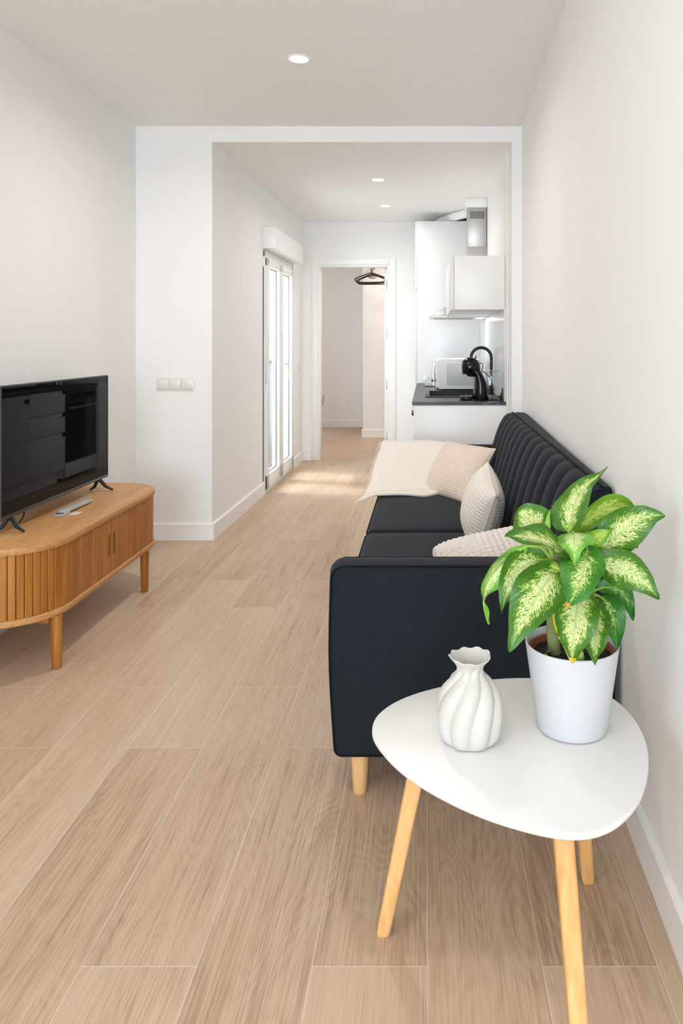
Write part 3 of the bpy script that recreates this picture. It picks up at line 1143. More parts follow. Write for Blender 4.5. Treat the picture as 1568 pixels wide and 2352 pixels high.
# patterned cloth peeking out from under the blanket
b = MB().grid(lambda u, v: (-0.276 - 0.010 * math.sin(u * PI), lerp(4.30, 4.384, u), lerp(0.46, 0.62, v)), 12, 12)
tag(obj('patterned_cloth', b, M['zebra'], mods=(('SOLIDIFY', dict(thickness=0.008, offset=0.0)),)), 'black and white patterned cloth peeking out from under the cream blanket', 'cloth')


# ------------------------------------------------------------------ cushions
def pillow(name, label, c, u, v, w_, h_, th, npx, npy, mat, group, amp=0.004, sag=0.0, skew=False, rnd=0.0):
    c = Vector(c)
    u = Vector(u).normalized()
    v = Vector(v)
    v = v.normalized() if skew else (v - u * v.dot(u)).normalized()
    n = u.cross(v).normalized()
    t = thing(name, label, 'cushion', c, group)

    def surf(sgn):
        def fn(a, bb):
            A, B = 2 * a - 1, 2 * bb - 1
            f = (max(0, 1 - abs(A) ** 2.4) * max(0, 1 - abs(B) ** 2.4)) ** 0.55
            ex = 1 - 0.07 * (1 - B * B) * abs(A) ** 2
            ey = 1 - 0.07 * (1 - A * A) * abs(B) ** 2
            pu = abs(math.sin(PI * npx * a)) * abs(math.sin(PI * npy * bb))
            pu = pu ** 0.45
            bump = amp * pu * min(1, 12 * (1 - max(abs(A), abs(B))) + 0.35)
            wob = 0.008 * mnoise.noise(Vector((A * 1.5, B * 1.5, c.x * 7)))
            rc = 1 - rnd * (A * B) ** 4
            ex *= rc
            ey *= rc
            return c + u * (A * ex * w_ / 2) + v * (B * ey * h_ / 2) + n * sgn * (th / 2 * f + bump * 1.0 + wob * f) - Vector((0, 0, sag * f))
        return fn
    nx, ny = npx * 5 + 1, npy * 5 + 1
    b = MB().grid(surf(1), nx, ny)
    obj('front_cover', b, mat, t, 80)
    b = MB().grid(surf(-1), nx, ny)
    obj('back_cover', b, mat, t, 80)
    edge = []
    s1, s2 = surf(1), surf(-1)
    for k in range(40):
        edge.append((s1(k / 40, 0) + s2(k / 40, 0)) / 2)
    for k in range(40):
        edge.append((s1(1, k / 40) + s2(1, k / 40)) / 2)
    for k in range(40):
        edge.append((s1(1 - k / 40, 1) + s2(1 - k / 40, 1)) / 2)
    for k in range(40):
        edge.append((s1(0, 1 - k / 40) + s2(0, 1 - k / 40)) / 2)
    obj('seam', MB().tube(edge, 0.0022, 6, closed=True), mat, t)
    return t


GP = 'waffle cushions on the sofa'
pillow('cushion', 'beige waffle cushion reclining on the cream blanket', (0.163, 4.055, 0.540), (-0.221, 0.34, -0.01), (0.115, 0.20, 0.185), 0.47, 0.40, 0.15, 30, 26, M['pillow'], GP, 0.0036, skew=True)
pillow('cushion', 'plump pale waffle cushion standing on edge against the sofa back', (0.236, 3.17, 0.538), (0.0, 0.40, 0.075), (0.07, -0.06, 0.25), 0.39, 0.28, 0.165, 26, 19, M['pillow2'], GP, 0.0045)
pillow('cushion', 'pale waffle cushion lying behind the armrest next to the plant', (0.240, 2.335, 0.518), (0.98, 0.14, 0.17), (-0.05, 0.75, 0.50), 0.42, 0.34, 0.17, 22, 18, M['pillow2'], GP, 0.006, rnd=0.09)

# ------------------------------------------------------------------ side table
ZT = 0.46
tab = thing('side_table', 'white rounded triangular side table on three splayed wooden legs', 'table', (0.17, 1.45, 0))
outl = [(-0.1126, 1.5146), (-0.1098, 1.5523), (-0.0925, 1.5918), (-0.0628, 1.6306), (-0.0175, 1.6674), (0.044, 1.6997), (0.1073, 1.7216), (0.1762, 1.7354), (0.2399, 1.7386), (0.3019, 1.7280), (0.3587, 1.7000), (0.4020, 1.6560), (0.4240, 1.6009), (0.4335, 1.5395), (0.4328, 1.4748), (0.4221, 1.4154), (0.403, 1.354), (0.3771, 1.2977), (0.3487, 1.2543), (0.3191, 1.2215), (0.2901, 1.2007), (0.2606, 1.189), (0.2269, 1.187), (0.1884, 1.1956), (0.1501, 1.211), (0.1046, 1.2339), (0.0576, 1.2656), (0.0155, 1.3007), (-0.0254, 1.3411), (-0.0612, 1.3874), (-0.0918, 1.4408), (-0.1086, 1.4830)]
sm = [(p.x, p.y) for p in catmull([(x, y, 0) for x, y in outl], 4, True)]
for _ in range(3):
    n = len(sm)
    sm = [((sm[i - 1][0] + 2 * sm[i][0] + sm[(i + 1) % n][0]) / 4, (sm[i - 1][1] + 2 * sm[i][1] + sm[(i + 1) % n][1]) / 4) for i in range(n)]
cx = sum(p[0] for p in sm) / len(sm)
cy = sum(p[1] for p in sm) / len(sm)
t = bmesh.new()
rings = []
for z, k in ((ZT, 0.985), (ZT - 0.0008, 0.9935), (ZT - 0.003, 0.9975), (ZT - 0.006, 0.9985), (ZT - 0.010, 0.9965), (ZT - 0.014, 0.985), (ZT - 0.018, 0.95)):
    rings.append([t.verts.new((cx + (x - cx) * k * 1.002, cy + (y - cy) * k * 1.002, z)) for x, y in sm])
n = len(sm)
for A, B in zip(rings, rings[1:]):
    for k in range(n):
        t.faces.new((A[k], A[(k + 1) % n], B[(k + 1) % n], B[k]))
t.faces.new(rings[0])
t.faces.new(rings[-1][::-1])
bmesh.ops.recalc_face_normals(t, faces=t.faces[:])
b = MB()
b._merge(t)
obj('tabletop', b, M['tabletop'], tab, 40)
for top, bot in (((-0.010, 1.490, 0.4425), (-0.093, 1.565, 0.0)), ((0.228, 1.262, 0.4425), (0.252, 1.170, 0.0)), ((0.310, 1.560, 0.4425), (0.371, 1.716, 0.0))):
    T, B = Vector(top), Vector(bot)
    dr = (B - T)
    lg = MB()
    pts = [T + Vector((0, 0, 0)), T + dr * 0.97, T + dr]
    t = bmesh.new()
    rr = []
    for p, r in ((T, 0.0170), (T + dr * 0.5, 0.0158), (T + dr * 0.985, 0.0145), (B, 0.0125)):
        ring = []
        for (a, c) in rrect(-r, -r, r, r, r * 0.45, 3):
            ring.append(t.verts.new((p.x + a, p.y + c, p.z)))
        rr.append(ring)
    m = len(rr[0])
    for A, Bq in zip(rr, rr[1:]):
        for k in range(m):
            t.faces.new((A[k], A[(k + 1) % m], Bq[(k + 1) % m], Bq[k]))
    t.faces.new(rr[0])
    t.faces.new(rr[-1][::-1])
    bmesh.ops.recalc_face_normals(t, faces=t.faces[:])
    lg._merge(t)
    obj('leg', lg, M['bamboo'], tab, 40)

# ------------------------------------------------------------------ white twisted vase
VC = (0.0840, 1.469, ZT)
pv = [(0.030, 0.0), (0.046, 0.001), (0.054, 0.007), (0.0605, 0.022), (0.0638, 0.045), (0.0640, 0.065), (0.0600, 0.085), (0.0520, 0.103), (0.0410, 0.118), (0.0310, 0.128), (0.0262, 0.136), (0.0262, 0.143), (0.0300, 0.151), (0.0360, 0.158), (0.0405, 0.1635), (0.0412, 0.1655), (0.0395, 0.1655), (0.0340, 0.159), (0.0270, 0.151), (0.0220, 0.142), (0.0210, 0.130), (0.030, 0.115), (0.045, 0.09), (0.045, 0.02), (0.001, 0.012)]
pvs = catmull([(r, z, 0) for r, z in pv], 4)


def vasefn(r, z, a, i):
    tw = 0.95 * max(0.0, z / 0.14) ** 2.6
    body = max(0.0, min(1, z / 0.012)) * max(0.0, min(1.0, (0.150 - z) / 0.03))
    lob = abs(math.cos(4.0 * a + 0.35 * math.sin(a))) ** 0.8
    inner = i > 15.5 * 4
    rr = r + (0 if inner else (lob - 0.70) * (0.0075 * body * min(1, r / 0.055) + 0.002))
    rim = max(0.0, (z - 0.145) / 0.02)
    rr += 0.0010 * rim * math.sin(9 * a + 0.6)
    zz = z + 0.0012 * rim * math.sin(9 * a) + 0.0015 * rim * math.cos(2 * a + 1)
    return max(rr, 0.0005), zz, a + tw - 0.5


tag(obj('vase', MB().lathe([(p.x, p.y) for p in pvs], VC, 180, vasefn), M['ceramic'], smooth=70), 'white ceramic vase with twisted pleats and ruffled rim on the side table', 'vase')

# ------------------------------------------------------------------ potted plant
PX, PY = 0.2955, 1.516
plant = thing('potted_plant', 'variegated dumb cane plant in a white pot on the side table', 'plant', (PX, PY, ZT))
obj('cover_pot', MB().lathe([(0.050, 0.0), (0.064, 0.0), (0.0695, 0.003), (0.0715, 0.008), (0.0943, 0.171), (0.0942, 0.1735), (0.0925, 0.1745), (0.0908, 0.1735), (0.0900, 0.170), (0.072, 0.030), (0.001, 0.025)], (PX, PY, ZT), 80), M['pot'], plant, 30)
obj('nursery_pot', MB().lathe([(0.060, 0.03), (0.0835, 0.160), (0.0845, 0.1615), (0.0820, 0.1615), (0.0800, 0.150)], (PX - 0.001, PY, ZT), 64, cap0=True, cap1=False), M['terra'], plant, 30, label='terracotta coloured inner pot')


def soil_z(r, z, a, i):
    return r, z + 0.004 * mnoise.noise(Vector((r * 60 * math.cos(a), r * 60 * math.sin(a), 1.0))), a


obj('soil', MB().lathe([(0.0802, 0.1470), (0.065, 0.148), (0.05, 0.149), (0.03, 0.1495), (0.012, 0.150), (0.001, 0.150)], (PX, PY, ZT), 64, soil_z, cap0=False), M['soil'], plant, 60)
for k in range(7):
    a, r = random.uniform(0, 6.28), random.uniform(0.025, 0.068)
    p = Vector((PX + r * math.cos(a), PY + r * math.sin(a), ZT + 0.153))
    q = Vector((random.uniform(-.012, .012), random.uniform(-.012, .012), 0.006))
    obj('bark_chip', MB().tube([p - q, p, p + q], [0.002, 0.004, 0.002], 6), M['stemlow'], plant)
obj('stem', MB().tube(catmull([(0.262, 1.520, 0.605), (0.257, 1.524, 0.66), (0.255, 1.528, 0.72), (0.262, 1.530, 0.78), (0.275, 1.535, 0.84)], 5), [0.013] * 6 + [0.0115] * 6 + [0.0085] * 5 + [0.006] * 4, 14), M['stemlow'], plant)
obj('stem', MB().tube(catmull([(0.315, 1.525, 0.605), (0.325, 1.527, 0.68), (0.330, 1.530, 0.75), (0.318, 1.533, 0.80), (0.310, 1.536, 0.85)], 5), [0.009] * 10 + [0.007] * 6 + [0.005] * 5, 12), M['stem'], plant)
b = MB().tube(catmull([(0.297, 1.455, 0.605), (0.299, 1.452, 0.625), (0.302, 1.450, 0.642)], 5), [0.006, 0.0075, 0.008, 0.0085, 0.0085, 0.0085, 0.008, 0.007, 0.0055, 0.004, 0.002], 10)
obj('sprout', b, M['petiole'], plant)

LM = {'n': leaf_mat('variegated_leaf'),
      'y': leaf_mat('yellow_edged_leaf', amount=0.06, edge=(214, 200, 40), tip=(206, 178, 40)),
      't': leaf_mat('yellow_tipped_leaf', dark=(56, 120, 34), amount=-0.07, tip=(222, 160, 40)),
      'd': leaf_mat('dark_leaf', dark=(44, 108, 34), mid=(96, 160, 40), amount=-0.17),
      'l': leaf_mat('light_leaf', dark=(110, 170, 60), mid=(150, 196, 80), pale=(216, 228, 160), amount=0.03),
      'g': leaf_mat('yellow_green_leaf', dark=(104, 150, 30), mid=(150, 180, 50), pale=(196, 208, 110), amount=0.0)}
LEAVES = [
    # base, control, tip, half width, roll (deg), cup, material, stem point, side curl
    ((0.292, 1.53, 0.853), (0.300, 1.57, 0.945), (0.393, 1.61, 0.962), 0.040, -25, 0.25, 'n', (0.275, 1.535, 0.82)),
    ((0.354, 1.53, 0.809), (0.404, 1.50, 0.888), (0.475, 1.48, 0.909), 0.041, 20, 0.22, 'n', (0.325, 1.532, 0.77)),
    ((0.307, 1.57, 0.844), (0.447, 1.60, 0.960), (0.450, 1.60, 0.801), 0.028, 40, 0.35, 'g', (0.305, 1.545, 0.82)),
    ((0.246, 1.55, 0.833), (0.212, 1.53, 0.880), (0.184, 1.58, 0.898), 0.043, -10, 0.20, 'n', (0.262, 1.535, 0.80)),
    ((0.292, 1.50, 0.816), (0.216, 1.45, 0.872), (0.148, 1.42, 0.874), 0.036, 20, 0.30, 'n', (0.285, 1.53, 0.80)),
    ((0.246, 1.53, 0.835), (0.247, 1.53, 0.872), (0.253, 1.53, 0.901), 0.006, 0, 0.9, 'l', (0.262, 1.532, 0.79)),
    ((0.299, 1.53, 0.855), (0.289, 1.455, 0.872), (0.286, 1.44, 0.830), 0.038, 0, -0.35, 'l', (0.305, 1.538, 0.83)),
    ((0.319, 1.51, 0.824), (0.341, 1.49, 0.856), (0.371, 1.49, 0.868), 0.017, 20, 0.4, 'g', (0.318, 1.53, 0.80)),
    ((0.342, 1.50, 0.797), (0.399, 1.46, 0.812), (0.454, 1.45, 0.744), 0.037, 15, 0.22, 'n', (0.322, 1.53, 0.775)),
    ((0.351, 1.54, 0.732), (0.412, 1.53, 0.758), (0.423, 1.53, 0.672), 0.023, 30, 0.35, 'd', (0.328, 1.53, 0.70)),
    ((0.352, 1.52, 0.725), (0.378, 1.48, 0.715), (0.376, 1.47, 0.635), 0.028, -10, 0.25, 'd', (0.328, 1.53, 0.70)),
    ((0.344, 1.50, 0.720), (0.326, 1.45, 0.680), (0.321, 1.415, 0.629), 0.029, 5, 0.22, 'n', (0.325, 1.525, 0.69)),
    ((0.307, 1.49, 0.755), (0.281, 1.42, 0.715), (0.272, 1.392, 0.643), 0.045, 0, 0.20, 'y', (0.320, 1.53, 0.73)),
    ((0.321, 1.49, 0.835), (0.300, 1.415, 0.795), (0.266, 1.405, 0.743), 0.042, 8, 0.22, 't', (0.312, 1.53, 0.81)),
    ((0.268, 1.50, 0.793), (0.202, 1.43, 0.758), (0.157, 1.41, 0.664), 0.049, -8, 0.18, 'n', (0.262, 1.53, 0.76)),
    ((0.241, 1.52, 0.800), (0.167, 1.49, 0.815), (0.148, 1.48, 0.704), 0.033, -15, 0.25, 'n', (0.260, 1.53, 0.77)),
    ((0.205, 1.52, 0.828), (0.087, 1.50, 0.765), (0.123, 1.50, 0.680), 0.021, -45, 0.45, 'l', (0.262, 1.53, 0.785)),
    ((0.238, 1.51, 0.794), (0.255, 1.48, 0.792), (0.273, 1.47, 0.791), 0.012, 10, 0.3, 'g', (0.260, 1.53, 0.775)),
    ((0.356, 1.55, 0.798), (0.376, 1.55, 0.812), (0.398, 1.55, 0.828), 0.020, -30, 0.3, 'g', (0.320, 1.535, 0.775)),
    ((0.330, 1.56, 0.800), (0.350, 1.60, 0.850), (0.375, 1.62, 0.800), 0.034, 10, 0.3, 'n', (0.315, 1.535, 0.78)),
    ((0.270, 1.56, 0.800), (0.240, 1.61, 0.830), (0.215, 1.63, 0.780), 0.034, 10, 0.3, 'n', (0.270, 1.535, 0.78)),
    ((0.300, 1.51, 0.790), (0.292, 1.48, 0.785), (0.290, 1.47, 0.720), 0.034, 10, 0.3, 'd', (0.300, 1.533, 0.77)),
]
CAMP = Vector((0, 0, H))


def leaf_mesh(P0, P1, P2, hw, roll, cup, seed, twist=0.0, taper=1.0, curl=0.0, peak=0.72):
    P0, P1, P2 = Vector(P0), Vector(P1), Vector(P2)
    rs = random.Random(seed)
    ph = rs.uniform(0, 6)
    up = Vector((-0.20, -0.72, 0.66))       # leaves of a plant by the window turn to the light behind the camera

    def fn(a, v):
        q = 2 * a - 1
        p = P0 * (1 - v) ** 2 + P1 * 2 * v * (1 - v) + P2 * v * v
        tg = ((P1 - P0) * (1 - v) + (P2 - P1) * v).normalized()
        sd = tg.cross(up)
        if sd.length < 1e-3:
            sd = tg.cross(Vector((1, 0, 0)))
        sd.normalize()
        sd = Matrix.Rotation(math.radians(roll + twist * max(0.0, v - 0.35)), 3, tg) @ sd
        nn = sd.cross(tg).normalized()
        # width profile: broad below the middle, drawn-out tip
        wv = (math.sin(PI * min(1, v ** peak)) ** 0.80) if v < 1 else 0.0
        wv *= (1 - 0.25 * max(0, v - 0.55)) ** taper
        if v > 0.80:
            wv *= 1 - 0.45 * ((v - 0.80) / 0.20) ** 0.8 * (1 - v) * 5
        ww = hw * wv + 0.0006
        lift = cup * ww * (abs(q) ** 1.4) * 0.8
        wave = 0.0058 * math.sin(v * 12 + ph + (1.7 if q > 0 else 0)) * q * q * (1 if hw > 0.02 else 0.4)
        p = p - Vector((0, 0, 1)) * curl * max(0.0, v - 0.75) ** 2
        return p + sd * (q * ww) + nn * (lift + wave - 0.004 * math.exp(-(q * 9) ** 2) * wv)
    return MB().grid(fn, 17, 33, uv=True)


SHAPES = {0: (60, 9.0, -0.25, 0.42), 1: (20, 1.0, 0.15), 3: (-30, 0.7, 0.5), 6: (0, 0.8, 0.3), 11: (15, 1.3, 0), 12: (-12, 0.9, 0), 16: (-110, 1.0, 0.1), 2: (40, 1, 0), 15: (-40, 1.2, 0), 14: (25, 1, 0.12), 8: (30, 1.2, 0), 9: (-60, 1, 0), 4: (-20, 1.5, 0), 10: (30, 1.2, 0)}
for i, (p0_, p1_, p2_, hw, roll, cup, mk, sp) in enumerate(LEAVES):
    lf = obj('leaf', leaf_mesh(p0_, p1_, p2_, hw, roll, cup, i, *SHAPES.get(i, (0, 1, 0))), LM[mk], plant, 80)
    a, c = Vector(sp), Vector(p0_)
    tg = (Vector(p1_) - Vector(p0_)).normalized()
    mid = (a + c) / 2 + Vector((0, 0, 0.010)) - tg * 0.006
    obj('petiole', MB().tube(catmull([a, mid, c, c + tg * 0.02], 4), [0.0045] * 4 + [0.0036] * 4 + [0.0026] * 4 + [0.0012], 8), M['petiole'], lf)

# ------------------------------------------------------------------ kitchen
KX0, KX1 = -0.090, 0.522
WZ0, WZ1 = 0.824, 0.846


def tab_pull(y, z, xf):
    return MB().box((xf - 0.015, y - 0.022, z - 0.034), (xf + 0.002, y + 0.022, z), 0.002)


ep = obj('end_panel', MB().box((KX0 - 0.002, 4.950, 0.0), (0.5245, 4.968, WZ0 - 0.0005), 0.001), M['lac'])
tag(ep, 'white gloss end panel of the kitchen counter behind the sofa', 'cabinet panel')
bs = thing('sink_cabinet', 'white two door base cabinet under the black sink', 'cabinet', (0.2, 5.48, 0))
obj('carcass', MB().box((KX0 + 0.022, 4.969, 0.12), (KX1 - 0.001, 5.333, WZ0 - 0.001)).box((KX0 + 0.022, 4.969, 0.12), (KX1 - 0.001, 5.978, 0.60)).box((KX0 + 0.07, 4.969, 0.0), (KX1 - 0.001, 5.978, 0.118)), M['lac'], bs)
for a, c in ((4.970, 5.472), (5.476, 5.977)):
    d_ = obj('door', MB().box((KX0, a, 0.125), (KX0 + 0.02, c, WZ0 - 0.006), 0.001), M['gloss'], bs)
    obj('pull', tab_pull((a + 0.04) if a < 5.2 else (c - 0.04), 0.785, KX0), M['black'], d_)
bd = thing('drawer_cabinet', 'white three drawer base cabinet between the sink cabinet and the oven', 'cabinet', (0.2, 6.28, 0))
obj('carcass', MB().box((KX0 + 0.022, 5.980, 0.12), (KX1 - 0.001, 6.577, WZ0 - 0.001)).box((KX0 + 0.07, 5.980, 0.0), (KX1 - 0.001, 6.577, 0.118)), M['lac'], bd)
for a, c in ((0.625, WZ0 - 0.006), (0.450, 0.620), (0.125, 0.445)):
    d_ = obj('drawer', MB().box((KX0, 5.981, a), (KX0 + 0.02, 6.576, c), 0.001), M['gloss'], bd)
    obj('pull', tab_pull(6.545, c + 0.001, KX0), M['black'], d_)
ov = thing('oven', 'black built in oven under the hob', 'oven', (0.2, 6.88, 0))
obj('body', MB().box((KX0 + 0.022, 6.580, 0.03), (KX1 - 0.001, 7.183, WZ0 - 0.001)), M['lac'], ov)
obj('control_panel', MB().box((KX0 - 0.004, 6.584, 0.700), (KX0 + 0.02, 7.180, 0.815), 0.002), M['oventop'], ov)
for k in range(4):
    yk = 6.68 + k * 0.135
    obj('knob', MB().tube([(KX0 - 0.004, yk, 0.757), (KX0 - 0.012, yk, 0.757), (KX0 - 0.028, yk, 0.757)], [0.023, 0.021, 0.019], 20), M['blackm'], ov)
dd = obj('oven_door', MB().box((KX0 - 0.004, 6.584, 0.170), (KX0 + 0.02, 7.180, 0.694), 0.002), M['ovenglass'], ov)
obj('oven_handle', MB().tube([(KX0 - 0.004, 6.66, 0.655), (KX0 - 0.034, 6.66, 0.655)], 0.006, 10).tube([(KX0 - 0.004, 7.10, 0.655), (KX0 - 0.034, 7.10, 0.655)], 0.006, 10).tube([(KX0 - 0.036, 6.62, 0.655), (KX0 - 0.036, 7.14, 0.655)], 0.009, 12), M['steel'], dd)
obj('plinth', MB().box((KX0 + 0.0, 6.584, 0.04), (KX0 + 0.021, 7.180, 0.165), 0.001), M['gloss'], ov)

# worktop with sink cut-out
SX0, SX1, SY0, SY1 = -0.002, 0.425, 5.345, 5.962
b = MB()
wx0, wx1, wy0, wy1 = KX0 - 0.012, KX1, 4.944, 7.185
b.box((wx0, wy0, WZ0), (wx1, SY0, WZ1)).box((wx0, SY1, WZ0), (wx1, wy1, WZ1)).box((wx0, SY0, WZ0), (SX0, SY1, WZ1)).box((SX1, SY0, WZ0), (wx1, SY1, WZ1))
tag(obj('worktop', b.weld(1e-5), M['stone'], smooth=None), 'dark stone worktop with pale veins over the kitchen base cabinets', 'worktop')
sink = thing('sink', 'black rectangular sink set into the dark worktop', 'sink', (0.2, 5.69, WZ1))
b = MB()
r_ = 0.008
for (lo, hi) in (((SX0 - 0.012, SY0 - 0.012, WZ1 + 0.0003), (SX1 + 0.012, SY0 + 0.02, WZ1 + r_)), ((SX0 - 0.012, SY1 - 0.02, WZ1 + 0.0003), (SX1 + 0.012, SY1 + 0.012, WZ1 + r_)), ((SX0 - 0.012, SY0 + 0.02, WZ1 + 0.0003), (SX0 + 0.02, SY1 - 0.02, WZ1 + r_)), ((SX1 - 0.02, SY0 + 0.02, WZ1 + 0.0003), (SX1 + 0.012, SY1 - 0.02, WZ1 + r_))):
    b.box(lo, hi, 0.002)
obj('rim', b, M['blackm'], sink)
b = MB()
b.box((SX0 + 0.002, SY0 + 0.002, 0.650), (SX1 - 0.002, SY1 - 0.002, 0.660)).box((SX0 + 0.002, SY0 + 0.002, 0.650), (SX0 + 0.012, SY1 - 0.002, WZ1)).box((SX1 - 0.012, SY0 + 0.002, 0.650), (SX1 - 0.002, SY1 - 0.002, WZ1)).box((SX0 + 0.002, SY0 + 0.002, 0.650), (SX1 - 0.002, SY0 + 0.012, WZ1)).box((SX0 + 0.002, SY1 - 0.012, 0.650), (SX1 - 0.002, SY1 - 0.002, WZ1))
obj('basin', b, M['blackm'], sink)

fa = thing('faucet', 'black gooseneck kitchen faucet behind the sink', 'faucet', (0.488, 5.70, WZ1))
obj('base', MB().lathe([(0.026, 0.0003), (0.026, 0.006), (0.019, 0.010), (0.019, 0.05), (0.014, 0.055)], (0.488, 5.70, WZ1), 24), M['blackm'], fa)
pts = [(0.488, 5.70, WZ1 + 0.05), (0.490, 5.70, 1.00), (0.492, 5.70, 1.12)]
R = 0.078
pts += [(0.492 - R + R * math.cos(a), 5.70, 1.124 + R * math.sin(a)) for a in [PI * k / 14 for k in range(1, 14)]]
pts += [(0.336, 5.70, 1.118), (0.334, 5.70, 1.03)]
obj('spout', MB().tube(pts, 0.0118, 16), M['blackm'], fa)
obj('lever', MB().tube([(0.488, 5.682, WZ1 + 0.035), (0.488, 5.66, WZ1 + 0.04), (0.488, 5.62, WZ1 + 0.075)], [0.007, 0.006, 0.004], 10), M['blackm'], fa)

tag(obj('hob', MB().box((-0.022, 6.60, WZ1 + 0.0004), (0.46, 7.12, WZ1 + 0.0065), 0.001), M['hob']), 'black glass hob set on the worktop beside the tall cabinet', 'hob')

# tall cabinet
tc_ = thing('tall_cabinet', 'tall white gloss cabinet at the end of the kitchen counter', 'cabinet', (0.2, 7.5, 0))
obj('carcass', MB().box((-0.098, 7.188, 0.0), (0.5235, 7.795, 2.417), 0.002), M['gloss'], tc_)
for a, c in ((0.10, 0.86), (0.864, 1.75), (1.754, 2.412)):
    d_ = obj('door', MB().box((-0.118, 7.190, a), (-0.0985, 7.793, c), 0.0015), M['gloss'], tc_)
    obj('pull', MB().box((-0.128, 7.20, (a + 0.03) if a > 1 else c - 0.06), (-0.117, 7.24, (a + 0.034) if a > 1 else c - 0.056)), M['pvc'], d_)
tag(obj('wall_socket', MB().tube([(-0.017, 7.1875, 0.897), (-0.017, 7.183, 0.897), (-0.017, 7.180, 0.897)], [0.024, 0.024, 0.021], 24).tube([(-0.017, 7.181, 0.897), (-0.017, 7.1785, 0.897)], [0.016, 0.015], 24), M['pvc']), 'small round white socket on the side of the tall cabinet above the hob', 'socket')

struct('trim_1', MB().box((0.516, 4.952, WZ1 + 0.0005), (0.5245, 6.14, 1.4645), 0.001).box((0.516, 6.142, WZ1 + 0.0005), (0.5245, 7.186, 1.452), 0.001), M['gloss'])

# wall cabinets and hood
for i, (a, c, lb) in enumerate(((5.020, 5.652, 'white wall cabinet beside the hood, its plain side facing the living room'), (5.654, 6.286, 'white wall cabinet between the near wall cabinet and the steel chimney'))):
    wc = thing('wall_cabinet', lb, 'cabinet', (0.35, (a + c) / 2, 1.465), 'wall cabinets over the counter')
    obj('carcass', MB().box((0.182, a, 1.465), (0.5235, c, 1.829), 0.001), M['lac'], wc)
    obj('door', MB().box((0.160, a + 0.001, 1.463), (0.1805, c - 0.001, 1.830), 0.001), M['gloss'], wc)
hd = thing('range_hood', 'pull out range hood with steel chimney above the hob', 'range hood', (0.3, 6.65, 1.454))
HY0, HY1 = 6.292, 6.892
obj('canopy', MB().prism([(0.018, 1.454), (0.018, 1.468), (0.5235, 1.468), (0.5235, 1.454)], 1, HY0, HY1, 0.002), M['lac'], hd)
obj('visor', MB().prism([(0.030, 1.469), (0.150, 1.540), (0.183, 1.545), (0.183, 1.469)], 1, HY0 + 0.004, HY1 - 0.004, 0.001), M['steel'], hd)
obj('filter', MB().box((0.06, HY0 + 0.05, 1.450), (0.40, HY1 - 0.05, 1.4545), 0.001), M['steel'], hd)
obj('housing', MB().box((0.184, HY0, 1.4685), (0.5235, HY1, 1.829), 0.001), M['lac'], hd)
b = MB().box((0.350, 6.50, 1.830), (0.5235, 6.72, 2.08), 0.002).box((0.354, 6.504, 2.08), (0.5195, 6.716, 2.43), 0.002)
ch = obj('chimney', b, M['steel'], hd)
b = MB()
for k in range(10):
    xx = 0.376 + k * 0.0128
    b.box((xx, 6.5025, 2.327), (xx + 0.006, 6.506, 2.392))
obj('vent_slots', b, M['blackm'], ch)
obj('chimney_collar', MB().box((0.338, 6.49, 2.425), (0.5235, 6.73, ZK - 0.001), 0.002), M['lac'], hd)
lm = obj('hood_lamp', MB().lathe([(0.028, 0.0), (0.027, -0.004), (0.002, -0.005)], (0.46, HY0 + 0.16, 1.454), 24, cap0=False), M['lamp'], hd)
area_light('hood_beam', (0.46, HY0 + 0.16, 1.444), (0, 0, 0), 0.05, 0.05, 1.4, (1, 0.95, 0.9), 'DISK')
b = MB().tube(catmull([(0.45, 6.735, 2.462), (0.40, 6.95, 2.462), (0.25, 7.22, 2.462), (0.16, 7.40, 2.462), (0.10, 7.62, 2.462)], 6), 0.041, 20)
tag(obj('vent_duct', b, M['pvc'], smooth=60), 'round white air duct lying on top of the tall cabinet', 'duct')

# microwave: its door faces the room, the embossed side faces the living room
mw = thing('microwave', 'white microwave oven on the worktop beside the sink', 'microwave', (0.24, 6.31, WZ1))
mx0, mx1, my0, my1, mz0, mz1 = 0.088, 0.43, 6.085, 6.54, 0.858, 1.104
obj('housing', MB().prism(rrect(mx0, mz0, mx1, mz1, (0.02, 0.01, 0.012, 0.02), 6), 1, my0, my1, 0.004, 2), M['lac'], mw)
b = MB().prism(rrect(mx0 + 0.07, mz0 + 0.032, mx1 - 0.02, mz1 - 0.035, 0.015, 5), 1, my0 - 0.004, my0 + 0.002, 0.003, 2)
obj('side_panel', b, M['mwside'], mw)
fd = obj('door', MB().box((mx0 - 0.014, my0 + 0.006, mz0 + 0.01), (mx0 + 0.004, my1 - 0.12, mz1 - 0.008), 0.006, 3), M['gloss'], mw)
obj('handle', MB().tube(catmull([(mx0 - 0.010, my0 + 0.03, mz1 - 0.012), (mx0 - 0.030, my0 + 0.028, mz1 - 0.06), (mx0 - 0.036, my0 + 0.028, (mz0 + mz1) / 2), (mx0 - 0.030, my0 + 0.028, mz0 + 0.06), (mx0 - 0.010, my0 + 0.03, mz0 + 0.012)], 6), 0.005, 10), M['gloss'], fd)
obj('control_panel', MB().box((mx0 - 0.012, my1 - 0.116, mz0 + 0.01), (mx0 + 0.004, my1 - 0.006, mz1 - 0.008), 0.004), M['chrome'], mw)
for xx in (mx0 + 0.03, mx1 - 0.04):
    for yy in (my0 + 0.04, my1 - 0.04):
        obj('foot', MB().lathe([(0.012, WZ1 + 0.0003), (0.012, mz0 + 0.002)], (xx, yy, 0), 12), M['blackm'], mw)

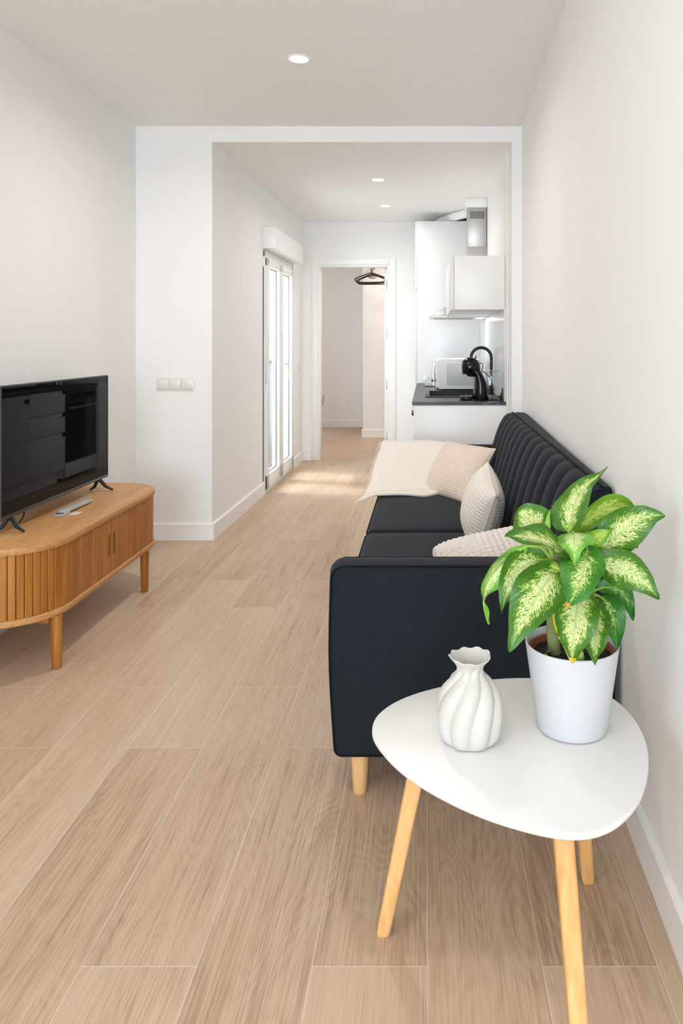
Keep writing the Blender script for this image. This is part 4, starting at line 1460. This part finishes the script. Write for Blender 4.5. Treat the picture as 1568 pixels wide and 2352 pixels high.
kt = thing('steel_jug', 'shiny steel jug with black bands standing on the hob', 'jug', (0.085, 6.80, WZ1 + 0.0068))
zb = WZ1 + 0.007
obj('body', MB().lathe([(0.044, 0.0), (0.046, 0.01), (0.044, 0.10), (0.040, 0.195), (0.038, 0.20), (0.036, 0.195), (0.03, 0.02)], (0.085, 6.80, zb), 40), M['chrome'], kt)
obj('band', MB().lathe([(0.0463, 0.028), (0.0475, 0.030), (0.0470, 0.052), (0.0458, 0.054)], (0.085, 6.80, zb), 40, cap0=False, cap1=False), M['blackm'], kt)
b = MB().tube(catmull([(0.118, 6.775, zb + 0.18), (0.138, 6.765, zb + 0.17), (0.142, 6.763, zb + 0.10), (0.12, 6.773, zb + 0.05)], 5), 0.006, 10)
obj('handle', b, M['blackm'], kt)

# coffee machine
cmk = thing('coffee_machine', 'black glossy capsule coffee machine on the worktop end', 'coffee machine', (0.35, 5.10, WZ1))
CYC = 5.10


def ell_stack(rows, seg=28):
    """rows: (x centre, z, rx, ry)"""
    t = bmesh.new()
    rings = []
    for (xc, z, rx, ry) in rows:
        rings.append([t.verts.new((xc + rx * math.cos(2 * PI * k / seg), CYC + ry * math.sin(2 * PI * k / seg), z)) for k in range(seg)])
    for A, B in zip(rings, rings[1:]):
        for k in range(seg):
            t.faces.new((A[k], A[(k + 1) % seg], B[(k + 1) % seg], B[k]))
    t.faces.new(rings[0][::-1])
    t.faces.new(rings[-1])
    b = MB()
    b._merge(t)
    return b


rows = [(0.366, WZ1 + 0.0005, 0.050, 0.058), (0.366, 0.852, 0.053, 0.060), (0.366, 0.905, 0.052, 0.058), (0.366, 0.94, 0.048, 0.056), (0.363, 0.97, 0.043, 0.054), (0.356, 1.00, 0.036, 0.052), (0.347, 1.022, 0.033, 0.05), (0.334, 1.04, 0.040, 0.050), (0.318, 1.060, 0.036, 0.046)]
obj('body', ell_stack(rows), M['black'], cmk, 60)
b = MB()


def headfn(u, v):
    th, ph = 2 * PI * u, PI * v
    r = 0.067
    x = r * math.sin(ph) * math.cos(th)
    y = 0.062 * math.sin(ph) * math.sin(th)
    z = r * math.cos(ph)
    # flat snout towards the cup, tail towards the neck
    if x < -0.058:
        x = -0.058 - (-x - 0.058) * 0.4
    if x < -0.02 and z < -0.030:
        z = -0.030 + (z + 0.030) * 0.75
    if x > 0 and z < 0:
        x += 0.018 * (-z / r) * (x / r)
        z -= 0.012 * (x / r)
    return (0.296 + x, CYC + y, 1.074 + z)


b.grid(headfn, 36, 24, closeu=True)
b.weld(1e-6)
obj('brew_head', b, M['black'], cmk, 60)
obj('lip', MB().tube([(0.250, CYC - 0.04, 1.032), (0.245, CYC, 1.030), (0.250, CYC + 0.04, 1.032)], 0.008, 10), M['black'], cmk)
obj('lever', MB().tube([(0.325, CYC, 1.118), (0.332, CYC, 1.135), (0.336, CYC, 1.150)], [0.006, 0.005, 0.004], 8), M['blackm'], cmk)
tr = obj('drip_tray', MB().lathe([(0.036, 0.0005), (0.046, 0.006), (0.048, 0.02), (0.046, 0.030), (0.040, 0.030), (0.040, 0.026), (0.001, 0.026)], (0.268, CYC, WZ1), 36), M['blackm'], cmk)
b = MB()
for k in range(-3, 4):
    b.box((0.268 + k * 0.011 - 0.002, CYC - 0.036, WZ1 + 0.027), (0.268 + k * 0.011 + 0.002, CYC + 0.036, WZ1 + 0.031))
obj('grate', b, M['steel'], tr)
tk = obj('water_tank', MB().prism([(0.423, 0.858), (0.478, 0.858), (0.490, 1.046), (0.404, 1.046)], 1, CYC - 0.050, CYC + 0.050, 0.006, 2), M['clear'], cmk, label='clear water tank')
obj('tank_lid', MB().box((0.402, CYC - 0.052, 1.0465), (0.492, CYC + 0.052, 1.053), 0.002), M['clear'], tk)
obj('tank_base', MB().box((0.415, CYC - 0.05, WZ1 + 0.0005), (0.482, CYC + 0.05, 0.8575), 0.003), M['blackm'], cmk)
b = MB().tube(catmull([(0.352, CYC + 0.04, 1.09), (0.375, CYC + 0.03, 1.10), (0.383, CYC + 0.01, 1.075), (0.372, CYC - 0.03, 1.05), (0.40, CYC - 0.062, 1.03), (0.435, CYC - 0.066, 0.985), (0.448, CYC - 0.066, 0.92), (0.440, CYC - 0.066, 0.87), (0.425, CYC - 0.064, 0.856)], 6), 0.0028, 8)
obj('cable', b, M['blackm'], cmk)

pg = thing('power_plug', 'black plug with coiled cable lying against the wall beside the coffee machine', 'plug', (0.50, 5.06, WZ1))
b = MB().tube(catmull([(0.505, 5.045, WZ1 + 0.005), (0.508, 5.05, 0.880), (0.512, 5.058, 0.905), (0.514, 5.06, 0.932)], 4), [0.014, 0.016, 0.016, 0.016, 0.014, 0.012, 0.010, 0.008, 0.008, 0.007, 0.006, 0.005, 0.004], 10, flat=0.55)
obj('plug_body', b, M['blackm'], pg)
b = MB().tube(catmull([(0.505, 5.03, 0.872), (0.486, 5.02, 0.868), (0.478, 5.03, 0.872), (0.486, 5.04, 0.880), (0.500, 5.04, 0.866), (0.508, 5.02, 0.852), (0.492, 5.005, 0.850), (0.470, 5.01, 0.850), (0.455, 5.02, 0.852)], 5), 0.0032, 8)
obj('cable', b, M['blackm'], pg)

# ------------------------------------------------------------------ bedroom seen through the door
rl = thing('clothes_rail', 'black clothes rail fixed to the bedroom pillar behind the door', 'clothes rail', (-0.69, 9.3, 2.235))
obj('rod', MB().tube([(-0.69, 8.85, 2.235), (-0.69, 9.674, 2.235)], 0.012, 12), M['blackm'], rl)
obj('flange', MB().tube([(-0.69, 9.664, 2.235), (-0.69, 9.6745, 2.235)], 0.03, 16), M['blackm'], rl)


def hanger(y, rot, label, dz=0.0, wid=0.20):
    loc = Vector((-0.69, y, 2.235))
    t = thing('coat_hanger', label, 'hanger', loc, 'black hangers on the rail')
    R_ = Matrix.Rotation(math.radians(rot), 3, 'Z')

    def P(x, z, yy=0.0):
        return loc + R_ @ Vector((x, yy, z + dz))
    body = MB()
    pts = [P(0, -0.145), P(-0.06, -0.160), P(-wid * .75, -0.192), P(-wid, -0.212), P(-wid - 0.004, -0.228), P(-wid + 0.012, -0.246), P(-wid + .05, -0.258), P(0, -0.260), P(wid - .05, -0.258), P(wid - 0.012, -0.246), P(wid + 0.004, -0.228), P(wid, -0.212), P(wid * .75, -0.192), P(0.06, -0.160)]
    body.tube(catmull(pts, 3, True), 0.0068, 8, closed=True)
    body.tube([P(-wid + .02, -0.215), P(-wid + 0.03, -0.25)], 0.005, 8).tube([P(wid - .02, -0.215), P(wid - 0.03, -0.25)], 0.005, 8)
    body.tube(catmull([P(-0.05, -0.168), P(-0.03, -0.184), P(0.03, -0.184), P(0.05, -0.168)], 4), 0.004, 8)
    obj('body', body, M['blackm'], t)
    hk = [P(0, -0.143), P(0.0, -0.10), P(0.012, -0.075), P(0.030, -0.050), P(0.033, -0.02), P(0.020, 0.012), P(-0.004, 0.018), P(-0.020, 0.008)]
    obj('hook', MB().tube(catmull(hk, 4), 0.0045, 8), M['blackm'], t)


hanger(9.08, -12, 'black plastic coat hanger, the front one of the three on the rail')
hanger(9.22, -24, 'black plastic coat hanger, the middle one of the three on the rail', -0.001)
hanger(9.36, -6, 'black plastic coat hanger, the back one of the three on the rail', -0.002)

dp = thing('dried_plant', 'thin dried stalks in a beige pot on the bedroom floor behind the door frame', 'dried plant', (-1.60, 10.45, 0))
obj('pot', MB().lathe([(0.05, 0.0005), (0.07, 0.01), (0.085, 0.10), (0.06, 0.155), (0.052, 0.16), (0.046, 0.15), (0.04, 0.05)], (-1.60, 10.45, 0), 28), M['vasebeige'], dp)
for k in range(9):
    a = k * 0.7
    tx, ty = 0.10 * math.cos(a) * (0.4 + 0.1 * k % 1), 0.06 * math.sin(a)
    if k < 3:
        tx = 0.09 + 0.02 * k
    b = MB().tube(catmull([(-1.60 + tx * 0.1, 10.45, 0.14), (-1.60 + tx * .6, 10.45 + ty * .5, 0.26), (-1.60 + tx, 10.45 + ty, 0.36 + 0.02 * (k % 4)), (-1.60 + tx * 0.9, 10.45 + ty, 0.46 + 0.02 * (k % 3))], 5), [0.003] * 8 + [0.006] * 5 + [0.008] * 2 + [0.002], 6)
    obj('stalk', b, M['dryplant'], dp)
